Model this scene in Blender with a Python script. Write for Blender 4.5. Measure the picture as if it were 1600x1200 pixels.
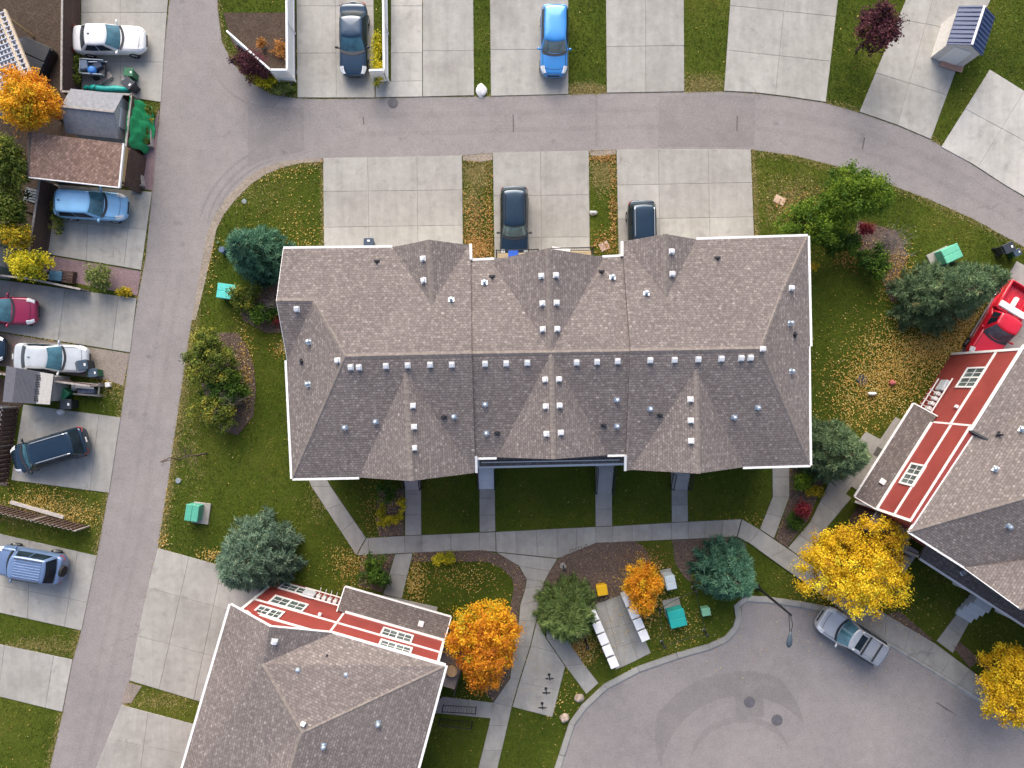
import bpy, bmesh, math, random
import numpy as np
from mathutils import Vector, Matrix
from mathutils.bvhtree import BVHTree

for o in list(bpy.data.objects): bpy.data.objects.remove(o, do_unlink=True)
scene = bpy.context.scene
R = math.radians
# ------------------------------------------------------------------ camera, sky, sun, exposure
CAM_H = 45.0          # drone height (m), looking straight down
PXM = 24.0            # photograph pixels per metre on the ground
cam_d = bpy.data.cameras.new('camera'); cam = bpy.data.objects.new('camera', cam_d)
scene.collection.objects.link(cam); scene.camera = cam
cam.location = (0, 0, CAM_H); cam.rotation_euler = (0, 0, 0)
cam_d.sensor_width = 36; cam_d.lens = 36*CAM_H/(1600/PXM); cam_d.clip_end = 2000; cam_d.clip_start = .5

SUN_EL, SUN_AZ = R(34), R(99)      # azimuth measured from +X, counter-clockwise
sd = Vector((math.cos(SUN_EL)*math.cos(SUN_AZ), math.cos(SUN_EL)*math.sin(SUN_AZ), math.sin(SUN_EL)))
world = bpy.data.worlds.new('World'); scene.world = world; world.use_nodes = True
wn = world.node_tree.nodes; wl = world.node_tree.links
sky = wn.new('ShaderNodeTexSky'); sky.sky_type = 'NISHITA'; sky.sun_disc = False
sky.sun_elevation = SUN_EL; sky.sun_rotation = math.pi/2-SUN_AZ
sky.dust_density = 4.0; sky.air_density = .8; sky.ozone_density = 1.0
bg = wn['Background']; bg.inputs['Strength'].default_value = .12
hs = wn.new('ShaderNodeHueSaturation'); hs.inputs['Saturation'].default_value = .95     # thin even cloud: a paler sky
wl.new(sky.outputs[0], hs.inputs['Color']); wl.new(hs.outputs[0], bg.inputs[0])
sl = bpy.data.lights.new('sun', 'SUN'); sl.energy = 1.5; sl.angle = R(55); sl.color = (1, .93, .83)
so = bpy.data.objects.new('sun', sl); scene.collection.objects.link(so)
so.rotation_euler = sd.to_track_quat('Z', 'Y').to_euler(); so.location = (0, 0, 60)
vs = scene.view_settings
vs.view_transform = 'Standard'; vs.look = 'None'; vs.gamma = 1; vs.exposure = 1.1
vs.use_curve_mapping = False

# ------------------------------------------------------------------ helpers
col = scene.collection
RNG = np.random.default_rng(7); random.seed(7)
def P(px, py, z=0.0):
    """photograph pixel + height -> place in the world"""
    k = (CAM_H-z)/CAM_H/PXM
    return Vector(((px-800)*k, (600-py)*k, z))
def P2(pts): return [P(*p).xy for p in pts]

def lin(c):
    return tuple(((x/255)/12.92 if x/255 <= .04045 else ((x/255+.055)/1.055)**2.4) for x in c)

def tag(o, label=None, cat=None, group=None, kind=None):
    if label: o['label'] = label
    if cat: o['category'] = cat
    if group: o['group'] = group
    if kind: o['kind'] = kind
    return o
def empty(name, loc, label, cat, group=None, rz=0.0):
    o = bpy.data.objects.new(name, None); col.objects.link(o)
    o.empty_display_size = .3
    o.location = loc; o.rotation_euler = (0, 0, rz)
    return tag(o, label, cat, group)
def worg(o):
    v = Vector((0, 0, 0))
    while o is not None: v += o.location; o = o.parent
    return v
def link(name, me, parent=None, loc=(0, 0, 0), rot=None):
    o = bpy.data.objects.new(name, me); col.objects.link(o)
    o.location = loc
    if rot is not None: o.rotation_euler = rot
    if parent is not None: o.parent = parent
    return o

class MB:
    def __init__(s): s.v = []; s.f = []; s.uv = None
    def add(s, vs, fs):
        b = len(s.v); s.v += [Vector(v) for v in vs]; s.f += [tuple(i+b for i in f) for f in fs]; return s
    def box(s, c, d, rz=0, ch=0):
        """chamfered box, centre c, size d"""
        x, y, z = d[0]/2, d[1]/2, d[2]/2
        ca, sa = math.cos(rz), math.sin(rz)
        def W(p): return (c[0]+p[0]*ca-p[1]*sa, c[1]+p[0]*sa+p[1]*ca, c[2]+p[2])
        if ch <= 0:
            vs = [(-x,-y,-z),(x,-y,-z),(x,y,-z),(-x,y,-z),(-x,-y,z),(x,-y,z),(x,y,z),(-x,y,z)]
            fs = [(3,2,1,0),(4,5,6,7),(0,1,5,4),(1,2,6,5),(2,3,7,6),(3,0,4,7)]
            return s.add([W(v) for v in vs], fs)
        def ring(i, zz, e):
            X, Y = x-i, y-i
            e = min(e, X*.9, Y*.9)
            return [(X-e,-Y,zz),(X,-Y+e,zz),(X,Y-e,zz),(X-e,Y,zz),(-X+e,Y,zz),(-X,Y-e,zz),(-X,-Y+e,zz),(-X+e,-Y,zz)]
        vs = ring(ch*.9,-z,ch)+ring(0,-z+ch,ch)+ring(0,z-ch,ch)+ring(ch*.9,z,ch)
        fs = [tuple(range(7,-1,-1)), tuple(range(24,32))]
        for k in range(3):
            for i in range(8): j = (i+1) % 8; fs.append((k*8+i, k*8+j, k*8+8+j, k*8+8+i))
        return s.add([W(v) for v in vs], fs)
    def prism(s, poly, z0, z1):
        n = len(poly)
        a = sum(poly[i][0]*poly[(i+1) % n][1]-poly[(i+1) % n][0]*poly[i][1] for i in range(n))
        if a < 0: poly = list(poly)[::-1]
        vs = [(p[0], p[1], z0) for p in poly]+[(p[0], p[1], z1) for p in poly]
        fs = [tuple(range(n-1, -1, -1)), tuple(range(n, 2*n))]+[(i, (i+1) % n, n+(i+1) % n, n+i) for i in range(n)]
        return s.add(vs, fs)
    def sheet(s, poly, z):
        n = len(poly)
        a = sum(poly[i][0]*poly[(i+1) % n][1]-poly[(i+1) % n][0]*poly[i][1] for i in range(n))
        if a < 0: poly = list(poly)[::-1]
        return s.add([(p[0], p[1], z) for p in poly], [tuple(range(n))])
    def tube(s, path, rad, n=6, cap=True):
        path = [Vector(p) for p in path]
        if not hasattr(rad, '__len__'): rad = [rad]*len(path)
        vs = []; fs = []
        for i, p in enumerate(path):
            t = (path[min(i+1, len(path)-1)]-path[max(i-1, 0)])
            t = t.normalized() if t.length > 1e-9 else Vector((0, 0, 1))
            a = t.cross(Vector((0, 0, 1)) if abs(t.z) < .9 else Vector((1, 0, 0))).normalized(); b = t.cross(a)
            for k in range(n):
                g = 2*math.pi*k/n
                vs.append(p+(a*math.cos(g)+b*math.sin(g))*rad[i])
        for i in range(len(path)-1):
            for k in range(n):
                j = (k+1) % n; fs.append((i*n+k, i*n+j, i*n+n+j, i*n+n+k))
        if cap: fs += [tuple(range(n)), tuple(range((len(path)-1)*n, len(path)*n))[::-1]]
        return s.add(vs, fs)
    def lathe(s, c, prof, n=12):
        """prof: (radius, z) list, bottom to top"""
        vs = []; fs = []
        for r, z in prof:
            for k in range(n): g = 2*math.pi*k/n; vs.append((c[0]+r*math.cos(g), c[1]+r*math.sin(g), c[2]+z))
        for i in range(len(prof)-1):
            for k in range(n): j = (k+1) % n; fs.append((i*n+k, i*n+j, i*n+n+j, i*n+n+k))
        fs += [tuple(range(n))[::-1], tuple(range((len(prof)-1)*n, len(prof)*n))]
        return s.add(vs, fs)
    def mesh(s, name, mat, org=(0, 0, 0), smooth=False, fixn=True):
        me = bpy.data.meshes.new(name); org = Vector(org)
        me.from_pydata([tuple(v-org) for v in s.v], [], s.f)
        if s.uv is not None:
            lay = me.uv_layers.new(name='UVMap')
            for p in me.polygons:
                for li in p.loop_indices: lay.data[li].uv = s.uv[p.index][li-p.loop_start]
        if mat is not None: me.materials.append(mat)
        if fixn and s.uv is None:
            bm = bmesh.new(); bm.from_mesh(me); bmesh.ops.recalc_face_normals(bm, faces=bm.faces); bm.to_mesh(me); bm.free()
        if smooth: me.polygons.foreach_set('use_smooth', [True]*len(me.polygons))
        me.update(); return me
    def build(s, name, mat, parent=None, local=False, smooth=False, org=None):
        """local: vertices are already in the parent's frame"""
        if parent is not None: return link(name, s.mesh(name, mat, (0, 0, 0) if local else worg(parent), smooth), parent)
        g = Vector(org) if org is not None else Vector((0, 0, 0))
        return link(name, s.mesh(name, mat, g, smooth), None, g)

def fast_mesh(name, V, k, mat, tint=None, smooth=False):
    """V: (N*k,3) array; every k vertices make a face"""
    me = bpy.data.meshes.new(name); n = len(V); m = n//k
    me.vertices.add(n); me.vertices.foreach_set('co', np.ascontiguousarray(V, dtype=np.float32).ravel())
    me.loops.add(n); me.loops.foreach_set('vertex_index', np.arange(n, dtype=np.int32))
    me.polygons.add(m); me.polygons.foreach_set('loop_start', np.arange(0, n, k, dtype=np.int32))
    me.polygons.foreach_set('loop_total', np.full(m, k, dtype=np.int32))
    if tint is not None:
        a = me.attributes.new('tint', 'FLOAT', 'POINT'); a.data.foreach_set('value', np.ascontiguousarray(tint, dtype=np.float32))
    me.update(calc_edges=True)
    if mat is not None: me.materials.append(mat)
    return me

def inside(pts, poly):
    x, y = pts[:, 0], pts[:, 1]; c = np.zeros(len(pts), bool); n = len(poly)
    px = np.array([p[0] for p in poly]); py = np.array([p[1] for p in poly])
    m = (x >= px.min()) & (x <= px.max()) & (y >= py.min()) & (y <= py.max())
    if not m.any(): return c
    xs, ys = x[m], y[m]; cc = np.zeros(len(xs), bool)
    for i in range(n):
        x1, y1, x2, y2 = px[i], py[i], px[i-1], py[i-1]
        if y1 == y2: continue
        t = ((y1 > ys) != (y2 > ys)) & (xs < (x2-x1)*(ys-y1)/(y2-y1)+x1)
        cc ^= t
    c[m] = cc; return c
NOGRASS = []

# ------------------------------------------------------------------ materials
MATS = {}
class NT:
    def __init__(s, name):
        s.m = bpy.data.materials.new(name); s.m.use_nodes = True
        s.t = s.m.node_tree; s.n = s.t.nodes; s.b = s.n['Principled BSDF']; s.l = s.t.links
        s.tc = s.n.new('ShaderNodeTexCoord')
    def noise(s, scale, detail=4, rough=.6, co='Object', mp=None):
        n = s.n.new('ShaderNodeTexNoise'); n.inputs['Scale'].default_value = scale
        n.inputs['Detail'].default_value = detail; n.inputs['Roughness'].default_value = rough
        src = s.geo() if co == 'World' else s.tc.outputs[co]
        if mp is not None:
            m = s.n.new('ShaderNodeMapping'); m.inputs['Scale'].default_value = mp; s.l.new(src, m.inputs[0]); src = m.outputs[0]
        s.l.new(src, n.inputs['Vector']); return n.outputs['Fac']
    def geo(s):
        if not hasattr(s, '_g'): s._g = s.n.new('ShaderNodeNewGeometry')
        return s._g.outputs['Position']
    def ramp(s, fac, stops):
        r = s.n.new('ShaderNodeValToRGB'); e = r.color_ramp.elements
        while len(e) < len(stops): e.new(.5)
        for el, (p, c) in zip(e, stops):
            el.position = p; el.color = (*c, 1) if hasattr(c, '__len__') else (c, c, c, 1)
        s.l.new(fac, r.inputs[0]); return r.outputs[0]
    def mix(s, a, b, fac, mode='MIX'):
        m = s.n.new('ShaderNodeMix'); m.data_type = 'RGBA'; m.blend_type = mode; m.clamp_factor = True
        for sock, v in ((m.inputs[0], fac), (m.inputs[6], a), (m.inputs[7], b)):
            if isinstance(v, (int, float)): sock.default_value = v
            elif isinstance(v, tuple): sock.default_value = (*v, 1)
            else: s.l.new(v, sock)
        return m.outputs[2]
    def math(s, op, a, b=0.0):
        m = s.n.new('ShaderNodeMath'); m.operation = op
        for sock, v in ((m.inputs[0], a), (m.inputs[1], b)):
            if isinstance(v, (int, float)): sock.default_value = v
            else: s.l.new(v, sock)
        return m.outputs[0]
    def done(s, colr, rough=.8, bump=None, bs=.3, bd=.01, spec=.3, metal=0, coat=0):
        if isinstance(colr, tuple): s.b.inputs['Base Color'].default_value = (*colr, 1)
        else: s.l.new(colr, s.b.inputs['Base Color'])
        s.b.inputs['Roughness'].default_value = rough; s.b.inputs['Specular IOR Level'].default_value = spec
        s.b.inputs['Metallic'].default_value = metal; s.b.inputs['Coat Weight'].default_value = coat
        s.b.inputs['Coat Roughness'].default_value = .08
        if bump is not None:
            bn = s.n.new('ShaderNodeBump'); bn.inputs['Strength'].default_value = bs; bn.inputs['Distance'].default_value = bd
            s.l.new(bump, bn.inputs['Height']); s.l.new(bn.outputs[0], s.b.inputs['Normal'])
        return s.m
def simple(name, c, rough=.6, var=.12, scale=6, metal=0, spec=.4, coat=0):
    """plain paint, plastic, wood ... with a little wear"""
    if name in MATS: return MATS[name]
    t = NT(name); f = t.noise(scale, 5)
    d = tuple(x*(1-var) for x in c); u = tuple(min(1, x*(1+var)) for x in c)
    MATS[name] = t.done(t.ramp(f, [(.3, d), (.7, u)]), rough, spec=spec, metal=metal, coat=coat); return MATS[name]

def cracks(t, scale, width, cover):
    w = t.n.new('ShaderNodeTexVoronoi'); w.feature = 'DISTANCE_TO_EDGE'; w.inputs['Scale'].default_value = scale
    nz = t.n.new('ShaderNodeTexNoise'); nz.inputs['Scale'].default_value = 1.3; nz.inputs['Detail'].default_value = 6; t.l.new(t.geo(), nz.inputs['Vector'])
    va = t.n.new('ShaderNodeVectorMath'); va.operation = 'MULTIPLY_ADD'; t.l.new(nz.outputs['Color'], va.inputs[0]); va.inputs[1].default_value = (1.6, 1.6, 0); t.l.new(t.geo(), va.inputs[2])
    t.l.new(va.outputs[0], w.inputs['Vector'])
    line = t.ramp(w.outputs['Distance'], [(0, 1.0), (width, .6), (width*2.2, 0)])
    mask = t.ramp(t.noise(.21, 3, .6, 'World'), [(cover, 0), (cover+.06, .7)])
    return t.mix(line, mask, 1.0, 'MULTIPLY')
def concrete(name, base, warm=1.0):
    t = NT(name)
    big = t.noise(.35, 5, .65, 'World'); mid = t.noise(2.3, 5, .7, 'World'); fine = t.noise(38, 3, .7, 'World')
    streak = t.noise(.5, 4, .6, 'World', (3.5, .35, 1))
    oi = t.n.new('ShaderNodeObjectInfo')
    b = base
    c = t.ramp(big, [(.3, (b*.82, b*.79, b*.73)), (.5, (b*1.0, b*.97, b*.90)), (.72, (b*1.10, b*1.075, b*1.0))])
    c = t.mix(c, t.ramp(streak, [(.35, .80), (.6, 1.0)]), .55, 'MULTIPLY')
    c = t.mix(c, t.ramp(mid, [(.3, .84), (.65, 1.06)]), .7, 'MULTIPLY')
    c = t.mix(c, t.ramp(oi.outputs['Random'], [(0, .88), (1, 1.06)]), .8, 'MULTIPLY')
    stain = t.noise(1.1, 3, .5, 'World')
    c = t.mix(c, (.16, .15, .145), t.ramp(stain, [(.60, 0), (.78, .42)]))
    c = t.mix(c, t.ramp(fine, [(.3, .88), (.7, 1.1)]), .7, 'MULTIPLY')
    c = t.mix(c, (.13, .12, .11), t.math('MULTIPLY', cracks(t, .28, .0028, .57), .7))
    return t.done(c, .9, fine, .25, .01, .2)
MATS['concrete'] = concrete('concrete', .375)
MATS['walk'] = concrete('walk_concrete', .36)
MATS['new_concrete'] = concrete('new_concrete', .46)
MATS['joint'] = simple('joint_grit', (.19, .18, .165), .95, .3, 9)

def asphalt(name, base):
    t = NT(name)
    big = t.noise(.16, 4, .6, 'World'); mid = t.noise(1.4, 5, .7, 'World'); fine = t.noise(9, 6, .9, 'World')
    agg = t.noise(34, 3, .9, 'World')
    b = base
    c = t.ramp(big, [(.3, (b*.87, b*.805, b*.80)), (.52, (b*1.01, b*.925, b*.905)), (.72, (b*1.14, b*1.04, b*1.0))])
    c = t.mix(c, t.ramp(mid, [(.3, .86), (.7, 1.08)]), .75, 'MULTIPLY')
    c = t.mix(c, t.ramp(fine, [(.30, .74), (.5, 1.0), (.70, 1.26)]), .85, 'MULTIPLY')
    c = t.mix(c, t.ramp(agg, [(.32, .66), (.5, 1.0), (.7, 1.36)]), .8, 'MULTIPLY')
    spot = t.noise(.9, 2, .4, 'World')
    c = t.mix(c, (b*.45, b*.45, b*.46), t.ramp(spot, [(.7, 0), (.79, .55)]))
    c = t.mix(c, (b*.42, b*.40, b*.40), t.math('MULTIPLY', cracks(t, .17, .0022, .58), .6))
    return t.done(c, .93, fine, .4, .012, .2)
MATS['asphalt'] = asphalt('asphalt', .265)
MATS['asphalt_dark'] = asphalt('asphalt_patch', .230)
MATS['asphalt_tar'] = asphalt('asphalt_tar', .135)
MATS['asphalt_mid'] = asphalt('asphalt_worn', .235)

def groundmat():
    t = NT('turf_soil')
    big = t.noise(.12, 4, .6, 'World'); mid = t.noise(.9, 5, .7, 'World'); fine = t.noise(14, 5, .8, 'World')
    c = t.ramp(big, [(.3, (.042, .066, .008)), (.5, (.068, .096, .011)), (.68, (.105, .120, .018))])
    c = t.mix(c, (.095, .085, .028), t.ramp(mid, [(.55, 0), (.75, .5)]))
    c = t.mix(c, t.ramp(fine, [(.25, .45), (.5, 1.0), (.75, 1.5)]), .8, 'MULTIPLY')
    return t.done(c, .95, fine, .8, .04, .1)
MATS['turf'] = groundmat()

def tintmat(name, stops, trans=.25, rough=.7, spec=.25, world_var=None):
    """leaf / blade material: the colour of each leaf comes from its own tint value"""
    t = NT(name); a = t.n.new('ShaderNodeAttribute'); a.attribute_name = 'tint'
    fac = a.outputs['Fac']
    if world_var is not None:
        nz = t.noise(world_var[0], 3, .6, 'World')
        fac = t.math('ADD', fac, t.math('MULTIPLY', t.math('SUBTRACT', nz, .5), world_var[1]))
        n2 = t.noise(2.2, 5, .8, 'World'); fac = t.math('ADD', fac, t.math('MULTIPLY', t.math('SUBTRACT', n2, .5), 2.2))
    c = t.ramp(fac, stops)
    m = t.done(c, rough, spec=spec)
    if trans > 0:
        tr = t.n.new('ShaderNodeBsdfTranslucent'); t.l.new(c, tr.inputs[0])
        mx = t.n.new('ShaderNodeMixShader'); mx.inputs[0].default_value = trans
        t.l.new(t.b.outputs[0], mx.inputs[1]); t.l.new(tr.outputs[0], mx.inputs[2])
        t.l.new(mx.outputs[0], t.n['Material Output'].inputs[0])
    return m
MATS['grass'] = tintmat('grass_blades', [(0, (.036, .062, .007)), (.3, (.078, .115, .012)), (.6, (.135, .165, .019)), (.85, (.22, .21, .034)), (1, (.32, .27, .08))], .2, world_var=(.30, 2.4))
MATS['dry_grass'] = tintmat('dry_grass_blades', [(0, (.16, .15, .04)), (.4, (.32, .26, .09)), (.75, (.46, .37, .16)), (1, (.56, .46, .25))], .2)
MATS['litter'] = tintmat('fallen_leaves', [(0, (.22, .10, .03)), (.3, (.40, .22, .05)), (.6, (.56, .38, .09)), (.85, (.64, .48, .15)), (1, (.70, .60, .30))], .2)
MATS['litter_rust'] = tintmat('fallen_leaves_rust', [(0, (.17, .075, .03)), (.4, (.34, .17, .05)), (.75, (.50, .30, .09)), (1, (.60, .44, .18))], .2)
MATS['mulch_chip'] = tintmat('wood_chips', [(0, (.05, .035, .028)), (.4, (.14, .10, .08)), (.75, (.24, .18, .145)), (1, (.38, .31, .26))], 0)
def speck(name, stops, scale, bump=.5):
    t = NT(name); a = t.noise(scale, 5, .8, 'World'); b = t.noise(.8, 4, .6, 'World')
    c = t.mix(t.ramp(a, stops), t.ramp(b, [(.3, .8), (.7, 1.15)]), .8, 'MULTIPLY')
    return t.done(c, .95, a, bump, .03, .1)
MATS['mulch'] = speck('mulch', [(.25, (.05, .035, .028)), (.5, (.14, .10, .082)), (.75, (.27, .20, .17))], 18, .8)
MATS['gravel'] = speck('gravel', [(.25, (.10, .085, .075)), (.5, (.26, .22, .19)), (.75, (.42, .37, .32))], 16)
MATS['pink_gravel'] = speck('pink_gravel', [(.25, (.11, .08, .09)), (.5, (.24, .17, .18)), (.75, (.40, .30, .31))], 16)
MATS['soil'] = speck('soil', [(.25, (.03, .022, .018)), (.5, (.075, .055, .042)), (.75, (.14, .10, .08))], 8)

def shingles(name, cols, tab=.20, course=.14):
    """laminated asphalt shingles: UV in metres, v runs up the slope"""
    t = NT(name); uv = t.tc.outputs['UV']
    br = t.n.new('ShaderNodeTexBrick'); t.l.new(uv, br.inputs['Vector'])
    br.inputs['Scale'].default_value = 1; br.inputs['Brick Width'].default_value = tab; br.inputs['Row Height'].default_value = course
    br.inputs['Mortar Size'].default_value = .016; br.inputs['Mortar Smooth'].default_value = .3; br.offset = .37; br.squash = 1
    br.inputs['Color1'].default_value = (0, 0, 0, 1); br.inputs['Color2'].default_value = (1, 1, 1, 1); br.inputs['Mortar'].default_value = (.5, .5, .5, 1)
    br.inputs['Bias'].default_value = 0
    c = t.ramp(br.outputs['Color'], cols)
    # blends laid across several tabs
    n1 = t.noise(4.6, 2, .6, 'UV', (1.15, 1.1, 1)); n2 = t.noise(.25, 4, .6, 'UV'); n3 = t.noise(45, 3, .8, 'UV')
    c = t.mix(c, t.ramp(n1, [(.34, .86), (.52, .97), (.60, 1.2), (.70, 1.5)]), .85, 'MULTIPLY')
    c = t.mix(c, t.ramp(n2, [(.3, .86), (.7, 1.1)]), .8, 'MULTIPLY')
    c = t.mix(c, t.ramp(n3, [(.3, .78), (.7, 1.2)]), .7, 'MULTIPLY')
    c = t.mix(c, (.05, .045, .045), t.math('MULTIPLY', br.outputs['Fac'], .40))
    # each course thickens towards its lower edge
    sx = t.n.new('ShaderNodeSeparateXYZ'); t.l.new(uv, sx.inputs[0])
    fr = t.math('FRACT', t.math('DIVIDE', sx.outputs[1], course))
    h = t.math('SUBTRACT', t.math('SUBTRACT', 1.0, fr), t.math('MULTIPLY', br.outputs['Fac'], .8))
    h = t.math('ADD', h, t.math('MULTIPLY', n3, .25))
    return t.done(c, .95, h, .6, .02, .12)
SH = [(0, (.178, .152, .146)), (.35, (.202, .173, .164)), (.7, (.220, .190, .179)), (.9, (.250, .219, .204)), (1, (.290, .256, .238))]
MATS['roof'] = shingles('roof_shingles', SH)
MATS['roof_brown'] = shingles('brown_shingles', [(0, (.17, .112, .09)), (.4, (.22, .145, .118)), (.75, (.25, .168, .138)), (1, (.30, .21, .175))], .2, .16)
MATS['roof_dark'] = shingles('porch_shingles', [(c, tuple(x*.72 for x in v)) for c, v in SH])
def capmat():
    t = NT('ridge_cap'); a = t.noise(5, 4, .7, 'World')
    return t.done(t.ramp(a, [(.3, (.16, .138, .128)), (.5, (.21, .182, .166)), (.72, (.29, .255, .23))]), .95, a, .3, .02, .1)
MATS['cap'] = capmat()

def siding(name, c, lap=.13):
    t = NT(name); g = t.geo(); sx = t.n.new('ShaderNodeSeparateXYZ'); t.l.new(g, sx.inputs[0])
    fr = t.math('FRACT', t.math('DIVIDE', sx.outputs[2], lap))
    n = t.noise(.8, 4, .6, 'World'); n2 = t.noise(7, 4, .7, 'World')
    cc = t.mix(t.ramp(n, [(.3, tuple(x*.85 for x in c)), (.7, tuple(x*1.1 for x in c))]), t.ramp(n2, [(.3, .88), (.7, 1.08)]), .7, 'MULTIPLY')
    return t.done(cc, .6, t.math('SUBTRACT', 1.0, fr), .5, .015, .35)
MATS['red_siding'] = siding('red_siding', (.28, .053, .045))
MATS['tan_siding'] = siding('tan_siding', (.42, .37, .29))
MATS['white'] = simple('white_trim', (.78, .78, .77), .5, .05)
MATS['vent'] = simple('white_vent', (.70, .71, .73), .5, .12, 3)
MATS['galv'] = simple('galvanised_steel', (.55, .62, .68), .28, .1, 9, metal=.7)
MATS['black'] = simple('black_metal', (.018, .019, .022), .45, .2)
MATS['plastic'] = simple('black_plastic', (.028, .03, .036), .45, .2)
MATS['rubber'] = simple('tyre_rubber', (.02, .02, .021), .85, .2)
MATS['alloy'] = simple('alloy_rim', (.42, .43, .45), .35, .1, 9, metal=.8)
def glassmat(name, c, rough=.06, spec=.8):
    t = NT(name); n = t.noise(1.5, 3)
    return t.done(t.ramp(n, [(.35, tuple(x*.6 for x in c)), (.65, tuple(x*1.35 for x in c))]), rough, spec=spec)
MATS['glass'] = glassmat('car_glass', (.065, .17, .22))  # teal glass, with the sky's blue reflection put into its base colour
MATS['glass_dark'] = glassmat('tinted_glass', (.014, .024, .034), .3, .2)
MATS['pane'] = glassmat('window_glass', (.10, .13, .13))
MATS['lamp'] = simple('headlight_lens', (.72, .74, .76), .12, .08, 9, spec=.8)
MATS['tail'] = simple('taillight_lens', (.35, .015, .015), .15, .1, 9, spec=.7)
MATS['wood_dark'] = simple('weathered_brown_wood', (.085, .052, .042), .85, .35, 4)
MATS['wood_grey'] = simple('weathered_grey_wood', (.33, .30, .28), .85, .3, 5)
MATS['wood_tan'] = simple('tan_wood', (.52, .36, .18), .8, .15, 5)
MATS['bark'] = simple('bark', (.10, .075, .055), .95, .35, 6)
MATS['twig'] = simple('grey_twig', (.30, .26, .25), .9, .2, 6)
MATS['deck'] = simple('deck_boards', (.24, .20, .18), .8, .15, 4)
MATS['rock'] = simple('boulder_stone', (.45, .36, .30), .9, .25, 5)

# ------------------------------------------------------------------ the ground, roads, drives and walks
def structure(name, mb, mat, label, org=None):
    o = mb.build(name, mat, org=org); return tag(o, label, kind='structure')
structure('ground', MB().sheet([(-260, -260), (260, -260), (260, 260), (-260, 260)], 0), MATS['turf'], 'lawn ground spreading under the whole neighbourhood')

ALLEY_L = [(276, -120), (268, -30), (258, 66), (251, 160), (238, 300), (228, 400), (216, 462), (203, 548), (189, 650), (170, 768), (152, 866), (127, 985), (113, 1035), (98, 1115), (78, 1200), (40, 1340)]
CORNER_R = [(140, 1340), (170, 1200), (186, 1133), (203, 1062), (217, 985), (234, 905), (247, 855), (262, 760), (270, 700), (285, 600), (300, 500), (309, 445), (317, 400), (324, 362), (336, 336), (355, 308), (382, 281), (411, 262), (443, 252), (505, 247),
            (615, 245.5), (722, 243), (770, 239), (845, 237), (920, 236), (963, 234), (1070, 233), (1175, 234), (1240, 243), (1300, 258), (1380, 285), (1450, 311), (1520, 342), (1600, 386), (1760, 490)]
LANE_T = [(1760, 410), (1680, 352), (1600, 308), (1573, 292), (1520, 258), (1455, 219), (1400, 196), (1342, 176), (1290, 161), (1230, 152), (1180, 146), (1130, 143), (1069, 144), (948, 146), (888, 148), (767, 151), (660, 152), (586, 154), (500, 155), (465, 154), (425, 148), (390, 128), (363, 97), (347, 66), (340, 10), (340, -120)]
ROAD = P2(ALLEY_L+CORNER_R+LANE_T)
NOGRASS.append(ROAD)
road = structure('road', MB().sheet(ROAD, .012), MATS['asphalt'], 'pinkish grey asphalt lane running beside and behind the townhouse row')
def patch(pts, z, mat, parent): MB().sheet(P2(pts), z).build('asphalt_patch', mat, parent)
patch([(388, 162), (440, 168), (474, 168), (476, 236), (444, 243), (405, 252), (388, 262)], .016, MATS['asphalt_mid'], road)
patch([(1030, 150), (1130, 148), (1180, 152), (1178, 229), (1028, 229)], .016, MATS['asphalt_mid'], road)
patch([(930, 150), (934, 150), (934, 230), (930, 230)], .017, MATS['asphalt_mid'], road)
def arcstrip(c, r0, r1, a0, a1, z, mat, parent, n=26, jit=.25):
    pts = []
    for i in range(n+1):
        a = R(a0+(a1-a0)*i/n); tp = min(1, (i+.3)/(n*.22), (n-i+.3)/(n*.22)); k = r0+(r1-r0)*tp+random.uniform(-jit, jit)*tp; pts.append((c[0]+k*math.cos(a), c[1]+k*math.sin(a)))
    for i in range(n, -1, -1):
        a = R(a0+(a1-a0)*i/n); pts.append((c[0]+r0*math.cos(a), c[1]+r0*math.sin(a)))
    MB().sheet(P2(pts), z).build('tyre_mark', mat, parent)
for r, w in ((150, 4), (163, 3), (141, 2.5)):
    arcstrip((470, 385), r, r+w, 192, 258, .0165+r*1e-5, MATS['asphalt_mid'], road)
arcstrip((300, 40), 178, 181, 14, 52, .0167, MATS['asphalt_mid'], road)
arcstrip((430, 60), 108, 112, 95, 150, .0169, MATS['asphalt_mid'], road)
for (a, b) in (((568, 182), (568, 196)), ((802, 178), (802, 208)), ((1152, 180), (1151, 206)), ((1351, 214), (1347, 234)), ((1560, 330), (1576, 345))):
    patch([(a[0]-1.2, a[1]), (a[0]+1, a[1]+2), (b[0]+1.3, b[1]), (b[0]-.8, b[1]-2)], .0175, MATS['asphalt_tar'], road)
for (x, y, r) in ((245, 540, 7), (208, 646, 9), (232, 668, 5), (287, 382, 4), (145, 1052, 9), (230, 628, 3)):
    patch([(x+r*math.cos(k*.7)*random.uniform(.6, 1.1), y+r*math.sin(k*.7)*random.uniform(.6, 1.1)) for k in range(9)], .0178, MATS['asphalt_mid'], road)

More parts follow.
